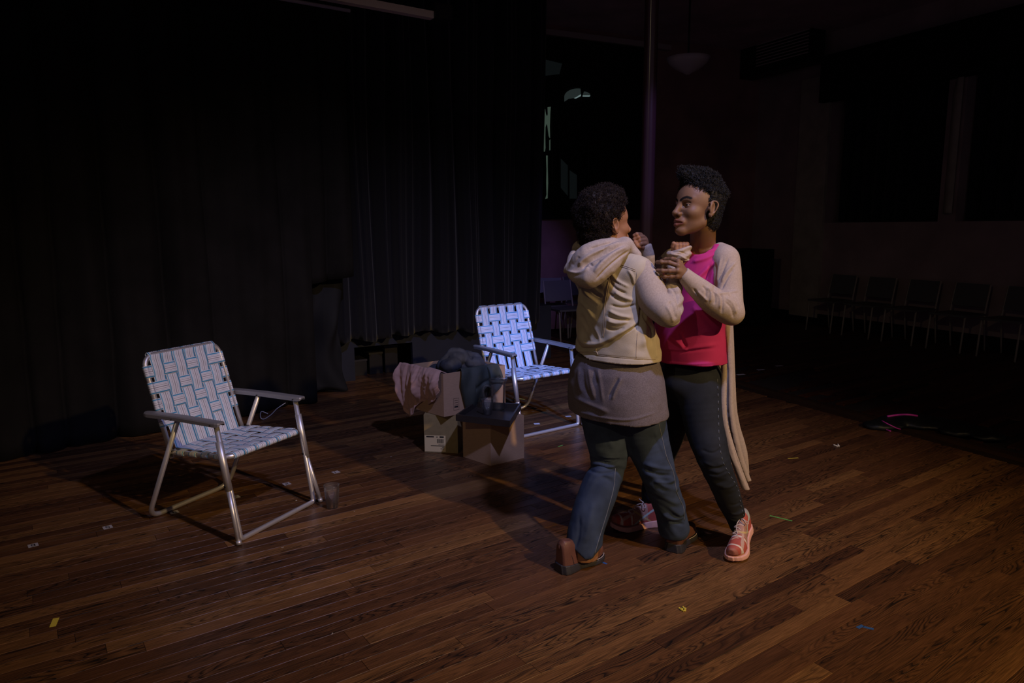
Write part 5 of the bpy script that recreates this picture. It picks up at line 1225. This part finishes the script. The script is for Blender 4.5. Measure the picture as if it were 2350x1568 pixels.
def wr2(P):
    U = proj(P); d = np.zeros(len(P))
    for (x, y, a, s_) in ((1640, 1065, .006, 28), (1700, 1190, .007, 18), (1490, 1150, .007, 22), (1668, 1120, .004, 26)):
        d += a*np.exp(-((U[:, 0]-x)**2+(U[:, 1]-y)**2)/s_**2/2.)*noise3(P*A_([.45, .45, 1.3]), 34.)
    return d+.0015*noise3(P, 12.)
Fd.disp(wr2); V, Q = Fd.mesh(); V = relax(V, Q, 1)
V = brush(V, Q, [([(1608, 1032), (1635, 1040), (1655, 1030)], 3, -.004), ([(1612, 1060), (1640, 1070), (1664, 1062)], 3, .004), ([(1622, 1085), (1648, 1090), (1672, 1080)], 3, -.004), ([(1655, 1120), (1675, 1118), (1690, 1108)], 3, .003), ([(1672, 1160), (1690, 1158), (1704, 1150)], 2.5, -.003), ([(1674, 1178), (1692, 1180), (1710, 1172)], 2.5, .005), ([(1676, 1192), (1694, 1194), (1712, 1188)], 2, -.004),
    ([(1540, 850), (1590, 853), (1650, 850)], 2, -.003)])
mk('skinny_jeans', V, Q, MT['jeans2'], W2); sj = Surf(V, Q)
P = sj.line([(1646, 870), (1648, 920), (1649, 970), (1651, 1020), (1660, 1062), (1678, 1095), (1694, 1125), (1700, 1160), (1708, 1190)], .0008)
if len(P) > 4:
    for k in range(0, len(P)-2, 2): mb = MB(); mb.tube(P[k:k+2], .0017, 5); mb.build('denim_seam', MT['stitch2'], W2)
# magenta top
Fd = Field((.50, 2.92, .84), (1.20, 3.62, 1.58), .0042)
Fd.loft(pl([(572, 1566, 1650, 3.20), (588, 1550, 1652, 3.21), (610, 1538, 1655, 3.22), (650, 1526, 1656, 3.22), (700, 1518, 1655, 3.22), (750, 1511, 1650, 3.22), (800, 1508, 1652, 3.22), (842, 1506, 1653, 3.22)], YAW2, .68), .012)
Fd.cone(at(1560, 592, 3.30), at(1650, 580, 3.14), .045, .040, .03); Fd.cut(at(1585, 838, 3.1), A_([.02, 0, -1.])); Fd.cone(at(1608, 562, 3.15), at(1606, 540, 3.15), .050, .060, .01, '-')
Fd.cut(at(1588, 580, 3.09), A_([-.30, -.42, 1.]))
Fd.disp(lambda P: .004*noise3(P, 8.)+.002*noise3(P, 20.)); V, Q = Fd.mesh(); V = relax(V, Q, 1)
V = brush(V, Q, [([(1655, 575), (1630, 610), (1600, 640), (1580, 665)], 5, .010), ([(1652, 590), (1632, 625), (1615, 650)], 3.6, -.009), ([(1648, 580), (1615, 595), (1588, 602)], 4, .006), ([(1640, 600), (1634, 630), (1630, 660)], 3.4, .008), ([(1630, 605), (1625, 632), (1620, 655)], 3, -.007),
    ([(1540, 770), (1565, 795), (1580, 805)], 4, .007), ([(1560, 760), (1568, 785), (1575, 800)], 4, -.006), ([(1515, 806), (1550, 808), (1590, 805), (1640, 800)], 2.6, -.007), ([(1520, 796), (1560, 803), (1600, 797), (1648, 790)], 4, .007), ([(1600, 770), (1625, 760), (1645, 765)], 5, .006), ([(1590, 700), (1610, 735), (1630, 760)], 6, .005), ([(1512, 832), (1580, 836), (1650, 832)], 2.2, .003)])
mk('magenta_top', V, Q, MT['pink'], W2)
# cardigan sleeves
cl = pc([(1664, 594, 3.11, 31), (1669, 632, 3.08, 32), (1671, 672, 3.05, 32), (1671, 706, 3.01, 34), (1680, 720, 3.0, 27)])
cl2 = pc([(1676, 716, 3.0, 29), (1655, 703, 2.985, 33), (1628, 684, 2.975, 30), (1602, 661, 2.97, 25), (1580, 641, 2.965, 20), (1566, 627, 2.965, 17)])
Fd = Field((.70, 2.82, 1.05), (1.20, 3.28, 1.50), .0036); Fd.chain(cl, .014); Fd.chain(cl2, .016)
Fd.cone(at(1652, 578, 3.15), at(1664, 594, 3.11), .040, .052, .02)
n_ = at(1566, 627, 2.965)-at(1590, 650, 2.97); Fd.cut(at(1566.5, 626, 2.965), n_)
Fd.disp(lambda P: .0022*noise3(P, 14.)); V, Q = Fd.mesh(); V = relax(V, Q, 1)
V = brush(V, Q, [([(1640, 600), (1642, 640), (1640, 670)], 4, -.006), ([(1655, 590), (1648, 625), (1644, 650)], 3, .005), ([(1672, 590), (1658, 625), (1650, 650)], 3, -.005), ([(1690, 600), (1668, 625), (1655, 650)], 3, .005), ([(1685, 615), (1668, 640), (1655, 665)], 2.6, -.005),
    ([(1612, 655), (1620, 668), (1618, 685)], 2.4, -.005), ([(1622, 658), (1632, 672), (1630, 695)], 2.8, .006), ([(1632, 664), (1641, 680), (1640, 700)], 2.4, -.006), ([(1642, 670), (1652, 685), (1652, 710)], 2.6, .005), ([(1600, 668), (1612, 680), (1625, 692)], 3, .005), ([(1590, 662), (1602, 676), (1616, 690)], 2.4, -.005), ([(1652, 672), (1658, 690), (1656, 722)], 2.4, -.005),
    ([(1672, 675), (1690, 690), (1697, 712)], 2.4, -.005), ([(1665, 682), (1682, 698), (1690, 722)], 2.4, .005), ([(1664, 692), (1678, 708), (1684, 732)], 2.2, -.004), ([(1650, 674), (1670, 672), (1694, 668)], 3, .005)])
mk('cardigan_sleeve', V, Q, MT['cardi'], W2)
cr2 = pc([(1548, 598, 3.40, 30), (1532, 620, 3.37, 30), (1520, 660, 3.33, 27), (1520, 672, 3.30, 24), (1535, 650, 3.22, 19), (1542, 628, 3.17, 16)])
garment('cardigan_sleeve', cr2, MT['cardi'], W2, dispf=lambda P: .003*noise3(P, 14.), strokes=[([(1515, 585), (1508, 605), (1506, 625)], 2.5, .005), ([(1528, 575), (1518, 600), (1515, 625)], 2.5, -.005)])
# cardigan body: shoulder yoke, back panel and the long hanging front edge
Fd = Field((.50, 2.95, .30), (1.50, 3.75, 1.56), .0052)
Fd.chain([(at(1656, 580, 3.16), .040), (at(1640, 620, 3.30), .035), (at(1560, 600, 3.46), .035), (at(1545, 600, 3.42), .035)], .02)
def panel(pts, thk):              # soft vertical folds side by side
    for ch in pts: Fd.chain(pc(ch), thk, 3)
panel([[(1655, 745, 3.14, 8), (1662, 850, 3.14, 7), (1662, 950, 3.12, 7), (1675, 1020, 3.12, 8), (1697, 1085, 3.13, 8), (1720, 1142, 3.14, 8)],
       [(1660, 640, 3.20, 14), (1668, 745, 3.19, 9), (1673, 850, 3.20, 10), (1675, 950, 3.20, 11), (1692, 1040, 3.22, 12), (1712, 1100, 3.25, 10), (1731, 1130, 3.26, 6.5)],
       [(1668, 700, 3.26, 12), (1674, 850, 3.28, 12), (1680, 950, 3.30, 12), (1700, 1040, 3.34, 14), (1712, 1100, 3.36, 9)],
       [(1640, 640, 3.34, 26), (1640, 850, 3.40, 14), (1650, 950, 3.44, 12), (1668, 1040, 3.50, 12), (1680, 1090, 3.50, 8)],
       [(1600, 640, 3.42, 26), (1600, 850, 3.46, 14), (1600, 950, 3.50, 12), (1606, 1030, 3.54, 10)],
       [(1560, 640, 3.46, 20), (1556, 850, 3.50, 14), (1558, 940, 3.52, 12), (1574, 1005, 3.54, 8)]], .012)
Fd.disp(lambda P: .003*noise3(P*A_([1, 1, .3]), 14.)); V, Q = Fd.mesh(); V = relax(V, Q, 1)
V = brush(V, Q, [([(1664, 760), (1669, 850), (1670, 950), (1686, 1035), (1708, 1095), (1724, 1128)], 1.6, -.007), ([(1657, 850), (1657, 950), (1668, 1020), (1690, 1080)], 2, .003), ([(1676, 860), (1680, 960), (1700, 1050)], 4, .003)])
mk('cardigan', V, Q, MT['cardi'], W2)
# head
HC2 = at(1603, 477, 3.12); R2 = basis((-.93, -.37, .12)); S2 = 1.09; R2 = R2@A_(Matrix.Rotation(math.radians(4), 3, 'X'))
Fh = None; toL = lambda p: (A_(p)-HC2)@R2/S2
Fh = head_field(skull=.086); V, Q = Fh.mesh(); colH2 = face_cols(V, (.205, .105, .053), (.20, .070, .045)); hp2 = [(to_world(V, HC2, R2, S2), Q)]
Fd = Field((.66, 2.92, 1.28), (1.16, 3.52, 1.66), .0036)
nk0 = HC2+R2@A_([-.030, 0, -.065])*S2; nk1 = at(1612, 572, 3.20)
Fd.cone(nk0, nk1, .054, .056, .02); Fd.cone(at(1604, 590, 3.21), at(1664, 592, 3.14), .052, .030, .035); Fd.cone(at(1604, 590, 3.21), at(1556, 596, 3.34), .052, .030, .035)
Fd.ell(at(1600, 606, 3.21), (.10, .075, .05), k=.03)
pass              # neck muscle
Fd.cone(at(1606, 577, 3.14), at(1650, 572, 3.13), .0040, .004, .014)   # collar bones
Fd.ell(at(1600, 588, 3.075), (.014, .014, .012), k=.010, op='-'); hp2.append(Fd.mesh())
# left hand holding the other woman's forearm
Fd = Field(at(1540, 615, 2.98)-A_([.10, .08, .09]), at(1540, 615, 2.98)+A_([.10, .10, .09]), .0019)
wr = at(1574, 632, 2.965); kn = at(1559, 616, 2.95)
Fd.cone(at(1590, 648, 2.97), wr, .022, .021, .008)
KN = [at(1556, 600, 2.965), at(1556, 610, 2.945), at(1555, 622, 2.94), at(1554, 634, 2.945)]
for q in KN: Fd.cone(wr+(q-wr)*.15, q, .017, .0118, .010)
fg = [[KN[0], at(1543, 595, 2.985), at(1528, 596, 3.02), at(1518, 599, 3.05)], [KN[1], at(1536, 603, 2.955), at(1518, 602, 2.965), at(1508, 602, 2.985)],
      [KN[2], at(1536, 622, 2.945), at(1520, 622, 2.95), at(1509, 621, 2.965)], [KN[3], at(1540, 635, 2.95), at(1526, 635, 2.955), at(1516, 634, 2.97)]]
for i, P in enumerate(fg):
    rr_ = (.0098, .0100, .0096, .0088)[i]
    for j in range(3): Fd.cone(P[j], P[j+1], rr_*(1.04-.07*j), rr_*(.97-.07*j), .0022)
    for p in P[:3]: Fd.ell(p, (rr_*1.07,)*3, k=.003)
Fd.cone(at(1568, 622, 3.0), at(1558, 604, 3.03), .015, .0115, .006); Fd.cone(at(1558, 604, 3.03), at(1546, 598, 3.06), .0112, .0092, .003)
Vn, Qn = Fd.mesh(); hp2.append((Vn, Qn))
for P in fg[1:]:
    d = P[3]-P[2]; d /= np.linalg.norm(d); R = basis(d, (0, -1, .3)); mb = MB()
# right hand under the raised cuff
rh = at(1536, 640, 3.12); Fd = Field(rh-.09, rh+.09, .0026); wr = at(1542, 626, 3.17)
Fd.cone(wr, at(1536, 640, 3.12), .022, .026, .01, flat=((0, 1, .2), .7))
for i in range(4): a = at(1530+i*1.5, 632+i*7, 3.11); Fd.chain([(a, .0105), (at(1548, 630+i*8, 3.075), .0098), (at(1560, 633+i*8, 3.10), .0088)], .003)
Fd.chain([(at(1532, 628, 3.13), .012), (at(1528, 612, 3.12), .010), (at(1538, 602, 3.11), .009)], .004); hp2.append(Fd.mesh())
Fd = Field((.35, 2.75, .04), (1.45, 3.85, 1.50), .009)
Fd.chain(sk(leg2L, .012), .02); Fd.chain(sk(leg2R, .012), .02); Fd.chain(sk(cl, .014), .02); Fd.chain(sk(cl2, .010), .02); Fd.chain(sk(cr2, .012), .02)
Fd.chain([(at(1585, 870, 3.27), .09), (at(1585, 780, 3.25), .075), (at(1590, 690, 3.24), .08), (at(1602, 625, 3.24), .06), (at(1608, 585, 3.21), .045)], .03)
hp2.append(Fd.mesh()); V, Q = merge(hp2); CC = np.tile(A_((.205, .105, .053)), (len(V), 1)); CC[:len(colH2)] = colH2; mk('body', V, Q, MT['skin2'], W2, cols=CC); eyes(HC2, R2, S2, W2)
earring(HC2, R2, S2, 1, W2, [(-.001, -.041, .0030), (.0035, -.037, .0020)])
Fd = Field((-.17, -.13, -.15), (.16, .13, .24), .0034)
Fd.ell((-.014, 0, .040), (.092, .079, .086), k=.015); Fd.ell((-.030, 0, -.010), (.066, .070, .080), k=.015); Fd.ell((-.042, 0, -.055), (.042, .056, .045), k=.02)
Fd.chain([(A_([-.045, 0, .052]), .050), (A_([-.022, 0, .086]), .054), (A_([.020, 0, .102]), .048), (A_([.056, -.004, .120]), .031), (A_([.080, -.006, .128]), .018)], .03)
Fd.ell((.100, 0, .020), (.062, .13, .052), k=.014, op='-'); Fd.ell((.095, 0, -.06), (.092, .14, .075), k=.014, op='-'); Fd.ell((.118, 0, .075), (.05, .1, .030), k=.02, op='-')
for s in (-1, 1): Fd.ell((.004, s*.092, -.022), (.034, .026, .042), k=.008, op='-'); Fd.ell((.055, s*.085, .035), (.045, .03, .045), k=.012, op='-')
Fd.disp(lambda P: (.007*noise3(P*A_([1, 1, .7]), 24.)+.005*noise3(P, 55.))*np.clip((P[:, 2]+.02)/.10, .15, 1)); V, Q = Fd.mesh()
Vc, Qc = curls(V, Q, 4200, .0030, 1.1, .013, .0008, 9, cond=lambda V, N: V[:, 2] > .05, lean=(.5, 0, .5)); Vd, Qd = curls(V, Q, 6500, .0012, .8, .005, .0007, 10, cond=lambda V, N: V[:, 2] <= .06)
Vm, Qm = merge([(V, Q), (Vc, Qc), (Vd, Qd)]); mk('hair', to_world(Vm, HC2, R2, S2), Qm, MT['hair2'], W2)
# coral running shoes
def runner(O, fwd, pitch, roll):
    up, so = shoe(.262, .047, A_([.090, .098, .098, .090, .078, .064, .052, .046, .03]), (.036, .032, .026, .022))
    V, Q = up; Vl = V+A_([0, 0, .027]); x, y, z = Vl.T/.262; n = len(V)
    C = np.tile(A_([.46, .085, .055]), (n, 1)); pale = A_([.55, .34, .26]); cream = A_([.72, .62, .50])
    C[(x < .16) & (z > .30)] = A_([.34, .32, .29]); C[(x > .30) & (x < .62) & (z > .16)] = A_([.42, .22, .16])
    C[(np.abs(x-.66-.25*y*y) < .018)] = cream; C[(x > .94)] = A_([.40, .14, .10]); C[np.abs(np.abs(y)-.10-(x-.6)*.15)+np.abs(x-.75)*.1 < .03] = pale
    C[np.abs((z-.16)-(x-.30)*.7) < .018] = A_([.60, .42, .16]); C[np.abs((z-.30)+(x-.26)*.5) < .020] = A_([.48, .58, .50])
    C[(np.abs(x-.86) < .015)] = cream
    s_ = mk('running_shoe', place(Vl, O, fwd, pitch, roll), Q, MT['sneaker'], W2, cols=C)
    V, Q = so; mk('sole', place(V, O, fwd, pitch, roll), Q, MT['foam'], s_)
    ht = lambda xx: np.interp(xx, A_([0, .08, .2, .33, .45, .6, .75, .9, 1.])*.262, A_([.090, .098, .098, .090, .078, .064, .052, .046, .03]))+.027
    for k in range(6):
        xa = .095+k*.017; sg = 1 if k % 2 else -1
        P = [(xa, sg*.020, ht(xa)-.006), (xa+.006, 0, ht(xa+.006)+.001), (xa+.014, -sg*.020, ht(xa+.014)-.006)]; mb = MB(); mb.tube(place(smoothpath(P, 4), O, fwd, pitch, roll), .0024, 6); mb.build('lace', MT['lace'], s_)
    z0 = ht(.09)+.004
    for pts in ([(.088, 0, z0), (.100, -.022, z0+.012), (.092, -.046, z0+.006), (.080, -.048, z0-.004), (.082, -.022, z0)], [(.088, 0, z0), (.104, .016, z0+.010), (.112, .034, z0-.006), (.098, .036, z0-.008), (.090, .012, z0)], [(.09, 0, z0), (.12, -.008, z0-.006), (.145, -.006, ht(.145)+.002), (.165, .004, ht(.165)+.002)]):
        mb = MB(); mb.tube(place(smoothpath(pts, 6), O, fwd, pitch, roll), .0020, 6); mb.build('lace', MT['lace'], s_)
    return s_
tip = fl(1680, 1294); fw2 = A_([-.50, -.866]); O = A_([tip[0]-fw2[0]*.256, tip[1]-fw2[1]*.256, .075]); runner(O, fw2, .285, 0)
tip = fl(1405, 1216); fw3 = A_([-.96, -.28]); O = A_([tip[0]-fw3[0]*.262, tip[1]-fw3[1]*.262, 0]); runner(O, fw3, 0, 0)
mb = MB(); mb.tube([leg2L[-1][0]+A_([0, 0, .04]), A_([tip[0]*0+leg2L[-1][0][0]+.01, leg2L[-1][0][1]+.01, .12])], .032, 16); mb.build('sock', MT['sock'], W2)
mb = MB(); mb.tube([leg2R[-1][0]+A_([0, 0, .04]), leg2R[-1][0]+A_([0, 0, -.05])], .032, 16); mb.build('sock', MT['sock'], W2)
